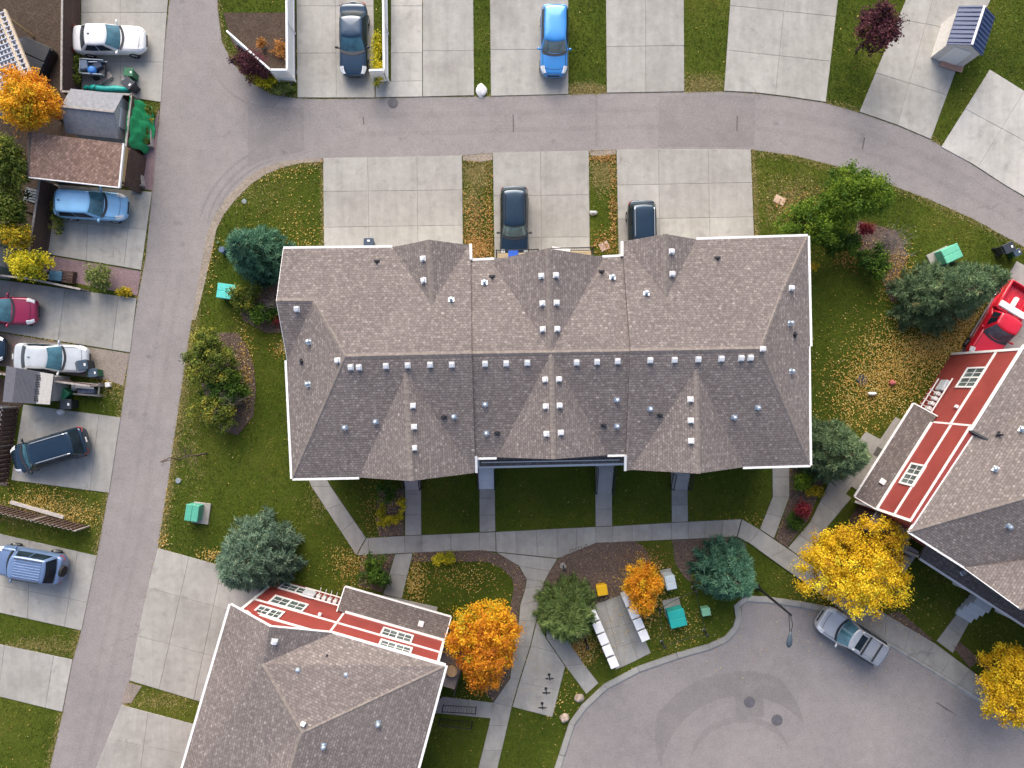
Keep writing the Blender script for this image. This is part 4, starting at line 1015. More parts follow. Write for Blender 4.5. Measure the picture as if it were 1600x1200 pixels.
    cw = grid(lambda s, t: (xf0+.10-.22*s*s+t, s*w*.86, zb+.012-.0*t), 8, 1, -1, 1, -.09, .07).build('cowl', MATS['plastic'], root, True, True)
    grid(lambda s, t: rear(s, t, .012), 8, 3, -.90, .90, .12, .92).build('rear_window', gd if not truck else g, root, True, True)
    for sg in (-1, 1):
        for q0, q1 in (((.08, .47), (.50, .93)) if not truck else ((.12, .55), (.6, .92))):
            grid(lambda q, t: side(sg, q, t, .012), 5, 3, q0, q1, .14, .90).build('side_window', gd, root, True, True)
        m = MB().box((xf0-.30, sg*(w+.10), zb+.06), (.13, .22, .14), 0, .04); m.box((xf0-.28, sg*(w-.02), zb), (.05, .16, .05)); m.build('mirror', paint if not dk else MATS['plastic'], root, True, True)
        # lamps follow the rounded corners of the body
        hl = grid(lambda u, v: (h-.05-u, sg*(half(h-.05-u)*(.965-.28*v)), lampz(h-.05-u, .965-.28*v)), 5, 3, .06, .52, 0, 1); hl.build('headlight', MATS['lamp'], root, True, True)
        tl = grid(lambda u, v: (-h+.012+u*.28, sg*(half(-h+.02+u*.28)*(.995-.30*v*(1-u))+.006), lerp(.72, .96, v*.6+.35)), 4, 3, 0, 1, 0, 1); tl.build('taillight', MATS['tail'], root, True, True)
        for wx in (h-.88, -h+.92):
            c = (wx, sg*(w-.10), .32)
            wh = MB(); ty = []
            for k in range(14):
                a = 2*math.pi*k/14
                for rr, yy in ((.20, -.02), (.30, -.09), (.335, -.05), (.335, .06), (.31, .105), (.21, .10)): ty.append((c[0]+rr*math.cos(a), c[1]+sg*yy, c[2]+rr*math.sin(a)))
            wh.add(ty, [(k*6+i, k*6+(i+1) % 6, ((k+1) % 14)*6+(i+1) % 6, ((k+1) % 14)*6+i) for k in range(14) for i in range(6)])
            tyo = wh.build('wheel', MATS['rubber'], root, True, True)
            rm = MB()
            for k in range(5):
                a = 2*math.pi*k/5; rm.tube([(c[0], c[1]+sg*.085, c[2]), (c[0]+.2*math.cos(a), c[1]+sg*.08, c[2]+.2*math.sin(a))], .03, 4)
            rm.build('rim', MATS['alloy'], tyo, True)
    MB().box((h-.015, 0, K['hood']-.24), (.05, W*.42, .16), 0, .02).build('grille', MATS['plastic'], root, True)
    MB().box((-h-.005, 0, .78), (.03, .34, .12), 0, .008).build('number_plate', MATS['white'], root, True)
    # shut lines of the bonnet
    hm = MB()
    for sg in (-1, 1):
        pth = [(lerp(xf0+.02, h-.35, k/5), sg*half(lerp(xf0, h-.35, k/5))*.80, top(lerp(xf0+.02, h-.35, k/5))+.004) for k in range(6)]; hm.tube(pth, .012, 4)
    hm.tube([(h-.33-.10*(s/3)**2, s/3*half(h-.35)*.80, top(h-.35)+.004+.015*(1-abs(s)/3)) for s in range(-3, 4)], .012, 4)
    hm.build('bonnet_seam', MATS['plastic'], root, True)
    if 'rails' in extras:
        for sg in (-1, 1):
            MB().tube([(xf1-.35, sg*w*.66, zr+.01), (xf1-.45, sg*w*.66, zr+.06), (xr1+.35, sg*w*.66, zr+.06), (xr1+.22, sg*w*.66, zr+.01)], .028, 5).build('roof_rail', MATS['plastic'] if 'silver' not in extras else MATS['alloy'], root, True)
    if 'sunroof' in extras:
        MB().box((xf1-.62, 0, zr+.035), (.42, W*.52, .012), 0, .004).build('sunroof', gd, root, True)
    if 'rack' in extras:
        for x in (xf1-.95, xf1-1.75): MB().box((x, 0, zr+.09), (.12, W*.70, .05), 0, .015).build('rack_bar', MATS['plastic'], root, True)
        for k in range(7):
            y = (k-3)*W*.085; MB().box(((xf1+xr1)/2-.42, y, zr+.062), (1.55, .045, .03)).build('rack_slat', MATS['alloy'], root, True)
    if 'ribs' in extras:
        for k in range(-3, 4): MB().box(((xf1+xr1)/2-.1, k*.16, zr+.032), (1.7, .05, .02), 0, .006).build('roof_rib', paint, root, True)
    if 'antenna' in extras:
        MB().box((xr1+.28, .0, zr+.05), (.16, .04, .06), 0, .015).build('antenna', MATS['plastic'], root, True)
    if 'spare' in extras:
        MB().lathe((0, 0, 0), [(.33, -.09), (.36, 0), (.33, .09), (.1, .10)], 16).build('spare_wheel', MATS['rubber'], root, True).matrix_basis = Matrix.Translation((-h-.05, 0, .95)) @ Matrix.Rotation(R(90), 4, 'Y')
    if truck:
        for sg in (-1, 1): MB().box(((xr0-h)/2-.04, sg*(w-.10), .92), (h+xr0-.10, .16, .46), 0, .04).build('bed_side', paint, root, True, False)
        MB().box((-h+.06, 0, .92), (.10, W*.88, .44), 0, .03).build('tailgate', paint, root, True); MB().box((xr0-.08, 0, .92), (.08, W*.86, .46), 0, .02).build('bed_front', paint, root, True)
        for k in range(9): MB().box(((xr0-h)/2-.05, (k-4)*.17, .79), (h+xr0-.3, .08, .04)).build('bed_rib', paint, root, True)
        MB().box((xr0-.42, 0, 1.17), (.42, W*.92, .16), 0, .03).build('toolbox', MATS['white'], root, True)
        MB().box((xr0-.95, -.05, 1.02), (.72, .26, .26), 0, .03).build('carton', MATS['white'], root, True)
        for sg in (-1, 1): MB().tube([(h-1.3, sg*(w+.05), .40), (-h+1.35, sg*(w+.05), .40)], .06, 6).build('side_step', MATS['alloy'], root, True)
        MB().box((h-.02, 0, .50), (.14, W*.86, .18), 0, .05).build('bumper', MATS['alloy'], root, True)
    return root
def zl_(K): return K['hood']-.22
def ang(dx, dy): return math.degrees(math.atan2(-dy, dx))
black = carpaint('black_paint_sky_tint', (.012, .036, .066), .25, .5); navy = carpaint('navy_paint', (.014, .038, .070), .25, .5);  # the sky's blue reflection is added to both dark base colours
car(180, 70, 0, 'sedan', carpaint('white_paint', (.72, .73, .74), .3, 0), 'white sedan parked at the top left edge', ('antenna',), 1.0)
car(153, 325, ang(100, 6), 'hatch', carpaint('sky_blue_paint', (.28, .58, .88), .28, .1), 'pale sky blue hatchback on the left drive below the brown roofed carport', ('antenna',), 1.03)
car(13, 487, ang(100, 2), 'sedan', carpaint('maroon_paint', (.30, .014, .065)), 'maroon sedan cut by the left edge', (), 1.0)
car(-36, 545, ang(100, 2), 'sedan', navy, 'nose of a dark navy sedan at the left edge behind the silver car', (), 1.0)
car(91, 560, ang(100, 4), 'sedan', carpaint('silver_white_paint', (.56, .60, .63)), 'silver white sedan parked on the gravel strip', ('antenna',), 1.02)
car(89, 702, ang(-112, 33), 'van', navy, 'dark navy minivan angled across the left drive', ('rails', 'silver'), .98)
car(59, 877, ang(-100, -17), 'offroad', carpaint('grey_blue_paint', (.15, .23, .40)), 'grey blue boxy off roader with ribbed roof at the left edge', ('ribs', 'spare', 'rails'), 1.02)
car(556, 70, -90, 'sedan', carpaint('navy_metallic_paint', (.014, .042, .085)), 'dark navy car at the top edge between the white fences', (), 1.0)
car(865, 72, -91, 'suv', carpaint('bright_blue_paint', (.04, .26, .66)), 'bright blue car at the top edge on its own drive', (), .95)
car(803.5, 352, -90, 'suv', black, 'black wagon in the middle rear drive, nose under the balcony', ('rails',), .97)
car(1000, 374, -89, 'suv', black, 'black car half hidden by the roof on the right rear drive', ('rails', 'silver'), .97)
car(1549, 508, ang(-56, 93), 'pickup', carpaint('red_paint', (.62, .012, .035), .3, 0), 'bright red pickup with a white toolbox in its bed', (), .98)
car(1322, 987, ang(-90, -58), 'suv', carpaint('silver_paint', (.50, .52, .55)), 'silver car with roof rack parked at the turning circle', ('rails', 'rack', 'sunroof', 'silver'), 1.0, .013)

# ------------------------------------------------------------------ trees and shrubs
def branches(parent, base, tips, r0, name='trunk', mat=None, n=6, wob=.15):
    m = MB(); rnd = random.Random(hash((round(base[0], 2), len(tips))) & 0xffff)
    for i, (a, b, ra, rb) in enumerate(tips):
        a, b = Vector(a), Vector(b); k = 5; L = (b-a).length
        pts = [a.lerp(b, j/k)+Vector((rnd.uniform(-1, 1), rnd.uniform(-1, 1), rnd.uniform(-.5, .5)))*wob*L*.25*(1 if 0 < j < k else 0) for j in range(k+1)]
        m.tube(pts, [lerp(ra, rb, j/k) for j in range(k+1)], n, False)
    return m.build(name, mat or MATS['bark'], parent, smooth=True)
SPR = {
 'blue': tintmat('blue_spruce_needles', [(0, (.05, .092, .062)), (.35, (.115, .195, .135)), (.65, (.20, .30, .205)), (.88, (.30, .39, .26)), (1, (.40, .44, .27))], .15),
 'teal': tintmat('teal_spruce_needles', [(0, (.030, .09, .058)), (.35, (.070, .185, .12)), (.65, (.13, .28, .175)), (.9, (.21, .37, .225)), (1, (.32, .40, .22))], .15),
 'pine': tintmat('pine_needles', [(0, (.058, .098, .03)), (.35, (.125, .19, .055)), (.65, (.20, .28, .085)), (.9, (.29, .36, .13)), (1, (.38, .40, .18))], .15),
 'dark': tintmat('dark_spruce_needles', [(0, (.052, .098, .050)), (.4, (.115, .19, .095)), (.7, (.19, .275, .135)), (.92, (.29, .35, .17)), (1, (.44, .33, .13))], .15),
}
def conifer(px, py, rpx, h, mat, label, seed, sx=1.0, sy=1.0, feather=False, rot=0):
    rng = np.random.default_rng(seed); zc = .30*h
    c = P(px, py, zc); r = rpx/PXM*(CAM_H-zc)/CAM_H
    root = empty('spruce_tree', (c.x, c.y, 0), label, 'tree', 'evergreen trees')
    tips = [((c.x, c.y, 0), (c.x, c.y, h*.96), .14, .02)]
    cen, dirs, size = [], [], []
    nl = int(h*2.6)
    for i in range(nl):
        t = i/(nl-1); z = h*lerp(.07, .985, t)
        Lb = r*((1-t)**.72)*1.0+.10
        nb = int(lerp(15, 5, t)); off = rng.uniform(0, 6.28)
        for k in range(nb):
            a = off+2*math.pi*k/nb+rng.normal(0, .16); l = Lb*rng.uniform(.88, 1.03)
            d = np.array([math.cos(a)*sx, math.sin(a)*sy, lerp(-.12, .55, t)])
            tips.append(((c.x, c.y, z), (c.x+d[0]*l*.9, c.y+d[1]*l*.9, z+d[2]*l*.9), .028, .008))
            m = max(2, int(l/.21))
            for j in range(m):
                s = .30+.72*(j+rng.uniform(.2, .8))/m
                lat = rng.normal(0, .22)*l*(1.1-s)*1.1
                p = np.array([c.x, c.y, z])+d*l*s+np.array([-math.sin(a), math.cos(a), 0])*lat+rng.normal(0, .03, 3)
                cen.append(p); q = d+np.array([-math.sin(a), math.cos(a), 0])*np.sign(lat)*.35+np.array([0, 0, .45])
                dirs.append(q/np.linalg.norm(q)); size.append(lerp(.34, .24, t)*(1.25 if feather else 1))
    cen, dirs, size = np.array(cen), np.array(dirs), np.array(size)
    nb = 30; N = len(cen)
    tt = np.clip(rng.normal(.46, .13, N), 0, 1)
    C = np.repeat(cen, nb, 0); D = np.repeat(dirs, nb, 0); S = np.repeat(size, nb)
    spread = .45 if feather else .95
    D = D+rng.normal(0, spread, D.shape); D /= np.linalg.norm(D, axis=1)[:, None]
    st = C+rng.normal(0, .05, C.shape); ln = (S*rng.uniform(.6, 1.25, len(S)))[:, None]; tip = st+D*ln
    sd_ = np.cross(D, rng.normal(0, 1, D.shape)); sd_ /= np.linalg.norm(sd_, axis=1)[:, None]
    wv = rng.uniform(.014, .030, (len(S), 1))
    V = np.stack([st-sd_*wv*.8, st+sd_*wv*.8, tip+sd_*wv*.5, tip-sd_*wv*.5], 1).reshape(-1, 3)
    V[:, 2] = np.maximum(V[:, 2], .05)
    tint = np.clip(np.repeat(tt, nb)+rng.normal(0, .16, N*nb), 0, 1)
    branches(root, c, tips, .1, 'trunk', n=4)
    link('crown', fast_mesh('crown', V-np.array(root.location), 4, mat, np.repeat(tint, 4)), root)
    return root
conifer(402, 396, 44, 5.4, SPR['teal'], 'round blue green spruce at the upper left corner of the row', 1)
conifer(399, 869, 60, 6.2, SPR['blue'], 'large silvery blue spruce overhanging the lower left red house', 2)
conifer(1470, 462, 58, 6.0, SPR['dark'], 'broad dark spruce in the right lawn, nearest the green utility box', 3, 1.08, .95)
conifer(1520, 443, 34, 4.2, SPR['dark'], 'smaller dark spruce growing into the broad one, towards the red pickup', 4)
conifer(1135, 893, 46, 5.2, SPR['teal'], 'round teal spruce on the mailbox island beside the lamp post', 5)
conifer(1300, 706, 49, 5.6, SPR['dark'], 'dark spruce against the right front corner of the row', 6)
conifer(886, 955, 46, 4.6, SPR['pine'], 'feathery light green pine beside the left row of mailboxes', 7, feather=True)

def leafset(name, stops, trans=.3): return tintmat(name, stops, trans)
LEAF = {
 'yellow': leafset('yellow_leaves', [(0, (.34, .17, .015)), (.25, (.60, .36, .016)), (.55, (.82, .56, .018)), (.8, (.88, .68, .04)), (1, (.60, .56, .05))]),
 'orange': leafset('orange_leaves', [(0, (.36, .11, .014)), (.28, (.66, .25, .016)), (.55, (.80, .38, .018)), (.8, (.84, .52, .022)), (1, (.42, .40, .035))]),
 'gold': leafset('gold_green_leaves', [(0, (.10, .12, .015)), (.35, (.27, .26, .022)), (.6, (.56, .40, .022)), (.85, (.74, .52, .025)), (1, (.72, .32, .022))]),
 'green': leafset('green_leaves', [(0, (0.015, 0.041, 0.008)), (.4, (0.046, 0.105, 0.013)), (.7, (0.096, 0.186, 0.018)), (1, (0.218, 0.307, 0.032))]),
 'lime': leafset('lime_leaves', [(0, (.026, .062, .007)), (.4, (.078, .155, .011)), (.7, (.145, .235, .015)), (1, (.26, .34, .03))]),
 'olive': leafset('olive_leaves', [(0, (.040, .066, .012)), (.4, (.10, .145, .020)), (.7, (.19, .225, .030)), (.9, (.34, .31, .045)), (1, (.52, .38, .05))]),
 'lemon': leafset('lemon_leaves', [(0, (0.128, 0.166, 0.015)), (.3, (0.358, 0.358, 0.020)), (.6, (0.666, 0.563, 0.023)), (1, (0.850, 0.704, 0.038))]),
 'plum': leafset('plum_leaves', [(0, (0.026, 0.010, 0.015)), (.4, (0.077, 0.023, 0.033)), (.75, (0.141, 0.041, 0.054)), (1, (0.256, 0.090, 0.090))]),
 'red': leafset('red_leaves', [(0, (0.077, 0.010, 0.018)), (.4, (0.218, 0.023, 0.038)), (.8, (0.384, 0.051, 0.064)), (1, (0.461, 0.154, 0.077))]),
 'rust': leafset('rust_leaves', [(0, (0.128, 0.051, 0.023)), (.4, (0.358, 0.154, 0.038)), (.8, (0.538, 0.282, 0.077)), (1, (0.461, 0.154, 0.090))]),
 'pale': leafset('pale_green_leaves', [(0, (0.077, 0.109, 0.026)), (.4, (0.166, 0.218, 0.051)), (.8, (0.320, 0.358, 0.096)), (1, (0.512, 0.486, 0.179))]),
}
def leafy(name, px, py, rx, ry, h, z0, mat, label, seed, leaf=.09, nclump=60, per=90, cr=.42, cat='tree', group='autumn trees', lean=(0, 0), grad=0.0, bare=0, zmid=None, squash=1.0):
    """crown from z0 to h; rx, ry in photograph pixels at the crown's middle"""
    rng = np.random.default_rng(seed); zm = zmid or (z0+h)/2; k = (CAM_H-zm)/CAM_H/PXM
    c = P(px, py, zm); X, Y, Z = rx*k, ry*k, (h-z0)/2
    root = empty(name, (c.x+lean[0], c.y+lean[1], 0), label, cat, group)
    d = rng.normal(0, 1, (nclump, 3)); d[:, 2] = d[:, 2]*.8+.25; d /= np.linalg.norm(d, axis=1)[:, None]
    q = rng.uniform(.12, 1, nclump)**.5
    sc = np.array([max(.12, X-cr*.45), max(.12, Y-cr*.45), max(.1, Z-cr*.4)])
    wob = 1+.20*np.sin(3*np.arctan2(d[:, 1], d[:, 0])+seed)+.10*np.sin(5*np.arctan2(d[:, 1], d[:, 0])+2*seed)
    cl = np.array([c.x, c.y, zm])+d*(q*np.clip(wob, .86, 1.1))[:, None]*sc
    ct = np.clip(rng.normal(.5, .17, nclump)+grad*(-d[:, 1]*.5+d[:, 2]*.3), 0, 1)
    C = np.repeat(cl, per, 0); n = len(C)
    g = rng.normal(0, 1, (n, 3)); g /= np.linalg.norm(g, axis=1)[:, None]
    crs = np.repeat(cr*rng.uniform(.65, 1.25, nclump), per)
    pos = C+g*(crs*rng.uniform(.05, 1.3, n))[:, None]*np.array([1, 1, .75*squash])
    nrm = np.array([0, 0, .55])+g*.5+rng.normal(0, .5, (n, 3)); nrm /= np.linalg.norm(nrm, axis=1)[:, None]
    u = np.cross(nrm, rng.normal(0, 1, (n, 3))); u /= np.linalg.norm(u, axis=1)[:, None]; v = np.cross(nrm, u)
    s = (leaf*rng.uniform(.65, 1.3, n))[:, None]
    V = np.stack([pos-u*s, pos-v*s*.62, pos+u*s, pos+v*s*.62], 1).reshape(-1, 3)
    V[:, 2] = np.maximum(V[:, 2], .04)
    tint = np.clip(np.repeat(ct, per)+rng.normal(0, .15, n), 0, 1)
    b = Vector((c.x+lean[0], c.y+lean[1], 0)); mid = Vector((c.x, c.y, max(.15, z0+.2*(h-z0))))
    tr = max(.03, .035*h*.6)
    tips = [(b, mid, tr, tr*.75)]
    for i in rng.choice(nclump, min(nclump, 22 if h > 2 else 10), replace=False): tips.append((mid, Vector(cl[i]), tr*.5, .012))
    branches(root, b, tips, .1, 'trunk', n=5)
    link('crown', fast_mesh('crown', V-np.array(root.location), 4, mat, np.repeat(tint, 4)), root)
    return root
T = 'tree'; S = 'shrub'; GS = 'garden shrubs'
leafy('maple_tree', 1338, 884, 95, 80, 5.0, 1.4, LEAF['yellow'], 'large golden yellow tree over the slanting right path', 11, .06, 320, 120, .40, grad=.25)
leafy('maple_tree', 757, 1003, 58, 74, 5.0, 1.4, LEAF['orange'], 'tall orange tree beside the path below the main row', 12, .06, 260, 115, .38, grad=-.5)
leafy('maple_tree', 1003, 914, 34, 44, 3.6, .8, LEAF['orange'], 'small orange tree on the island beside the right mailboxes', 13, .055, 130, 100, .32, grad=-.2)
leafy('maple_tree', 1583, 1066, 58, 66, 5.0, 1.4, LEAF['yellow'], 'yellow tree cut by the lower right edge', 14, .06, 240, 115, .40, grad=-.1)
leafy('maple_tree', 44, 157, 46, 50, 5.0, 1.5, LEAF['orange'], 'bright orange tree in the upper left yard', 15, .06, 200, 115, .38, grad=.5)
leafy('fruit_tree', 14, 258, 30, 44, 4.4, 1.2, LEAF['olive'], 'bushy green tree with yellow tips left of the brown roofed carport', 16, .075, 80, 95, .40)
leafy('fruit_tree', 12, 322, 30, 36, 3.8, 1.0, LEAF['olive'], 'green and yellow tree at the left edge beside the dark fence', 17, .075, 66, 95, .38)
leafy('fruit_tree', 22, 366, 32, 20, 3.4, 1.0, LEAF['gold'], 'small golden tree at the left edge, above the yellow one', 18, .07, 56, 90, .34)
leafy('fruit_tree', 44, 412, 32, 24, 3.2, .8, LEAF['lemon'], 'small lemon yellow tree above the maroon car', 19, .07, 60, 90, .34)
leafy('shrub', 155, 432, 26, 21, 1.7, .15, LEAF['pale'], 'pale green bush in the pink gravel on the left', 20, .06, 34, 80, .3, S, GS)
leafy('green_tree', 1332, 304, 56, 46, 5.2, 1.2, LEAF['lime'], 'bright green tree overhanging the bend of the lane', 21, .06, 190, 100, .36)
leafy('green_tree', 1266, 350, 56, 42, 4.2, 1.0, LEAF['lime'], 'bright green tree at the upper right corner of the row', 22, .06, 170, 100, .35)
leafy('green_tree', 1312, 378, 36, 24, 2.6, .4, LEAF['green'], 'dark green bush in the shade below the two bright green trees', 23, .075, 40, 90, .36, S, GS)
leafy('shrub', 1366, 406, 27, 30, 1.9, .2, LEAF['green'], 'dark green shrub in the right lawn below the bare bush', 24, .07, 42, 85, .34, S, GS)
leafy('shrub', 1352, 358, 13, 17, 2.0, .6, LEAF['red'], 'small red leaved shrub between the green tree and the bare bush', 25, .06, 16, 60, .24, S, GS)
leafy('shrub', 1330, 380, 18, 10, 1.4, .3, LEAF['rust'], 'rusty low shrub left of the dark green shrub', 26, .06, 16, 60, .24, S, GS)
leafy('shrub', 1273, 417, 8, 7, 1.6, .8, LEAF['gold'], 'tiny golden shrub beside the right gutter of the row', 27, .06, 8, 50, .2, S, GS)
leafy('green_tree', 328, 562, 44, 44, 3.0, .4, LEAF['olive'], 'green bushy tree beside the lane in the oval bed, upper one', 28, .07, 95, 95, .36, S, GS)
leafy('shrub', 352, 604, 42, 34, 2.2, .2, LEAF['green'], 'dark green shrub in the middle of the oval bed', 29, .065, 70, 80, .34, S, GS)
leafy('shrub', 338, 645, 44, 36, 2.2, .2, LEAF['olive'], 'loose olive shrub at the lower end of the oval bed', 30, .065, 64, 72, .34, S, GS)
leafy('shrub', 384, 464, 30, 22, 1.7, .1, LEAF['olive'], 'green shrub growing over the turquoise utility box', 31, .065, 36, 80, .32, S, GS)
leafy('shrub', 410, 490, 28, 22, 1.4, .1, LEAF['green'], 'dark shrub against the left wall of the row', 32, .065, 30, 80, .32, S, GS)
leafy('shrub', 605, 768, 24, 20, 1.4, .1, LEAF['green'], 'small dark shrub beside the left front walk', 33, .06, 22, 75, .28, S, GS)
leafy('shrub', 586, 890, 29, 30, 1.9, .1, LEAF['green'], 'dark green shrub left of the lower porch walk', 34, .07, 36, 85, .32, S, GS)
leafy('shrub', 695, 872, 25, 13, .7, .05, LEAF['lemon'], 'low clipped yellow hedge in the curved mulch strip', 35, .05, 22, 80, .22, S, GS)
leafy('shrub', 609, 815, 22, 11, .55, .05, LEAF['lemon'], 'yellow groundcover at the lower end of the left front bed', 36, .05, 18, 70, .2, S, GS)
leafy('shrub', 595, 796, 8, 22, .5, .05, LEAF['lemon'], 'yellow groundcover along the left side of the left front bed', 37, .05, 12, 60, .18, S, GS)
leafy('shrub', 626, 794, 8, 24, .5, .05, LEAF['lemon'], 'yellow groundcover along the right side of the left front bed', 38, .05, 12, 60, .18, S, GS)
leafy('shrub', 1256, 752, 20, 16, 1.2, .1, LEAF['lime'], 'bright green shrub at the right front corner bed', 39, .06, 24, 75, .28, S, GS)
leafy('shrub', 1272, 768, 16, 11, .8, .1, LEAF['gold'], 'orange and green shrub above the red one', 40, .055, 16, 65, .24, S, GS)
leafy('shrub', 1254, 797, 15, 14, 1.3, .3, LEAF['red'], 'crimson shrub in the right front corner bed', 41, .055, 22, 75, .26, S, GS)
leafy('shrub', 1243, 813, 16, 20, .8, .05, LEAF['green'], 'low dark green shrub under the crimson one', 42, .06, 22, 65, .28, S, GS)
leafy('plum_tree', 391, 98, 30, 30, 2.6, .3, LEAF['plum'], 'dark plum coloured shrub by the white fence at the top', 43, .06, 44, 85, .34, S, GS)
leafy('shrub', 412, 127, 22, 11, .9, .1, LEAF['lemon'], 'yellow low shrub at the foot of the plum one', 44, .055, 20, 70, .25, S, GS)
leafy('shrub', 442, 137, 18, 10, .7, .05, LEAF['pale'], 'pale silvery shrub at the corner of the white fence', 45, .055, 16, 65, .24, S, GS)
leafy('plum_tree', 1374, 44, 40, 36, 4.5, 1.2, LEAF['plum'], 'dark plum tree reaching in from the top edge', 46, .08, 60, 85, .42)
leafy('shrub', 590, 92, 9, 46, 1.3, .1, LEAF['lemon'], 'yellow green strip hedge beside the navy car', 47, .055, 40, 70, .26, S, GS)
leafy('shrub', 435, 78, 14, 20, .6, .05, LEAF['rust'], 'rusty flower bed plants inside the white fence', 48, .055, 16, 60, .24, S, GS)
leafy('shrub', 121, 108, 8, 30, .9, .05, LEAF['olive'], 'weedy green strip along the brown fence', 49, .055, 26, 60, .24, S, GS)
leafy('shrub', 230, 172, 13, 9, .9, .05, LEAF['olive'], 'weeds growing at the corner of the top left drive', 50, .055, 16, 60, .24, S, GS)
leafy('shrub', 90, 335, 9, 34, 1.2, .1, LEAF['olive'], 'straggly weeds along the dark fence beside the hatchback', 51, .06, 26, 55, .26, S, GS)
leafy('shrub', 195, 455, 16, 7, .6, .05, LEAF['gold'], 'yellowing weeds at the end of the low wall by the lane', 52, .055, 14, 60, .22, S, GS)
leafy('shrub', 1092, 905, 14, 10, .9, .05, LEAF['olive'], 'small olive plant under the teal spruce', 53, .05, 14, 60, .2, S, GS)
leafy('shrub', 675, 985, 10, 16, 1.0, .05, LEAF['rust'], 'brown dry shrub at the end of the lower left porch', 54, .055, 16, 55, .24, S, GS)

def twiggy(px, py, tx, ty, h, label, n, seed, spread, name='bare_shrub'):
    """leafless plant: (px,py) foot, (tx,ty) where its top shows"""
    rng = random.Random(seed); b = P(px, py); t = P(tx, ty, h); root = empty(name, b, label, 'tree' if h > 3 else 'shrub')
    tips = []
    if h > 3:
        tips.append((b, t, .07, .02))
        for i in range(n):
            k = rng.uniform(.3, .95); a = b.lerp(t, k); g = rng.uniform(0, 6.28); l = spread*(1.1-k)
            e = a+Vector((math.cos(g)*l, math.sin(g)*l, l*.9)); tips.append((a, e, .018, .006))
            for _ in range(3):
                e2 = a.lerp(e, rng.uniform(.4, .9)); tips.append((e2, e2+Vector((rng.uniform(-1, 1), rng.uniform(-1, 1), .6))*l*.35, .009, .004))
    else:
        for i in range(n):
            e = t+Vector((rng.gauss(0, spread), rng.gauss(0, spread), rng.uniform(-.5, .3))); a = b+Vector((rng.uniform(-.12, .12), rng.uniform(-.12, .12), 0)); tips.append((a, e, .016, .005))
            for _ in range(3):
                f = a.lerp(e, rng.uniform(.4, .9)); tips.append((f, f+Vector((rng.gauss(0, .22), rng.gauss(0, .22), .22)), .008, .004))
    m = branches(root, b, tips, .05, 'branches', MATS['bark'] if h > 3 else MATS['twig'], 4, .12 if h > 3 else .25)
twiggy(1372, 392, 1405, 372, 1.8, 'pale leafless bush in the right lawn', 70, 3, .55)
twiggy(323, 708, 250, 722, 6.0, 'thin leafless sapling in the left lawn, its top over the lane', 16, 4, 1.2, 'bare_tree')
twiggy(360, 630, 352, 628, 1.9, 'grey bare twigs among the shrubs of the oval bed', 40, 5, .55)
twiggy(428, 478, 418, 474, 1.2, 'small bare twiggy plant by the left wall of the row', 20, 8, .25)

# ------------------------------------------------------------------ fences, sheds and small things
def fence(a, b, h, label, bw=.14, gap=.012, mat='wood_dark', name='wooden_fence', group='yard fences', rail='wood_grey', both=False, cap=True):
    a, b = P(*a), P(*b); d = (b-a); L = d.length; d.normalize(); rz = math.atan2(d.y, d.x); n = Vector((-d.y, d.x, 0))
    root = empty(name, a, label, 'fence', group)
    me = MB().box((0, 0, h/2), (bw, .03, h-.06)).mesh('board', MATS[mat])
    me.materials.append(MATS[rail]); me.polygons[1].material_index = 1
    k = int(L/(bw+gap)); rr = random.Random(int(L*100))
    for i in range(k):
        for s in ((1, -1) if both else (1,)):
            off = (i+(.5 if s > 0 else 1.0))*(bw+gap)
            if off > L-.05: continue
            link('board', me, root, d*off+n*(.035*s)+Vector((0, 0, rr.uniform(-.02, .02))), (0, 0, rz+rr.uniform(-.01, .01)))
    for z in ((.3, h-.3) if h > .8 else (.2, h-.12)): MB().box(tuple(a+d*L/2+Vector((0, 0, z))), (L, .045, .09), rz).build('rail', MATS[mat], root)
    np_ = max(2, int(L/2.2)+1)
    for i in range(np_): MB().box(tuple(a+d*(L*i/(np_-1))+Vector((0, 0, h/2))), (.09, .09, h+.05), rz, .01).build('post', MATS[rail], root)
    if cap: MB().box(tuple(a+d*L/2+Vector((0, 0, h+.01))), (L+.06, .12, .035), rz).build('top_cap', MATS[rail], root)
    return root
fence((126, -40), (124, 161), 1.8, 'tall brown fence along the top left drive')
fence((124, 161), (229, 166), 1.8, 'brown fence behind the grey garden shed')
fence((229, 166), (220, 250), 1.8, 'brown fence under the hanging green tarp')
fence((90, 292), (73, 405), 1.7, 'dark leaning fence left of the pale blue hatchback')
fence((-60, 425), (66, 440), 1.2, 'low grey fence behind the small lemon yellow tree')
fence((66, 440), (140, 455), 1.0, 'low grey fence above the maroon car, right part')
fence((-60, 570), (30, 585), 1.6, 'brown fence behind the silver car, left part', .10, .05)
fence((30, 585), (162, 603), 1.5, 'brown fence behind the silver car, right part', .10, .05)
fence((27, 636), (12, 755), 1.4, 'staggered picket fence along the dark minivan drive', .13, .17, both=True, cap=False)
fence((-60, 775), (140, 822), 1.5, 'staggered picket fence below the minivan, running to the lane', .13, .17, both=True, cap=False)
MATS['vinyl'] = simple('white_vinyl', (.80, .81, .82), .4, .04)
for a, b, lb in (((372, 70), (437, 128), 'slanting white vinyl fence above the plum shrub'), ((437, 128), (462, 128), 'short white vinyl panel facing the lane, left one'), ((462, 127), (461, -20), 'white vinyl fence along the left side of the navy car drive'),
                 ((586, 129), (607.5, 128), 'short white vinyl panel facing the lane, right of the navy car'), ((607.5, 127), (606, -20), 'white vinyl fence along the right side of the navy car drive')):
    fence(a, b, 1.75, lb, .15, .006, 'vinyl', 'vinyl_fence', 'white vinyl fences', 'vinyl')

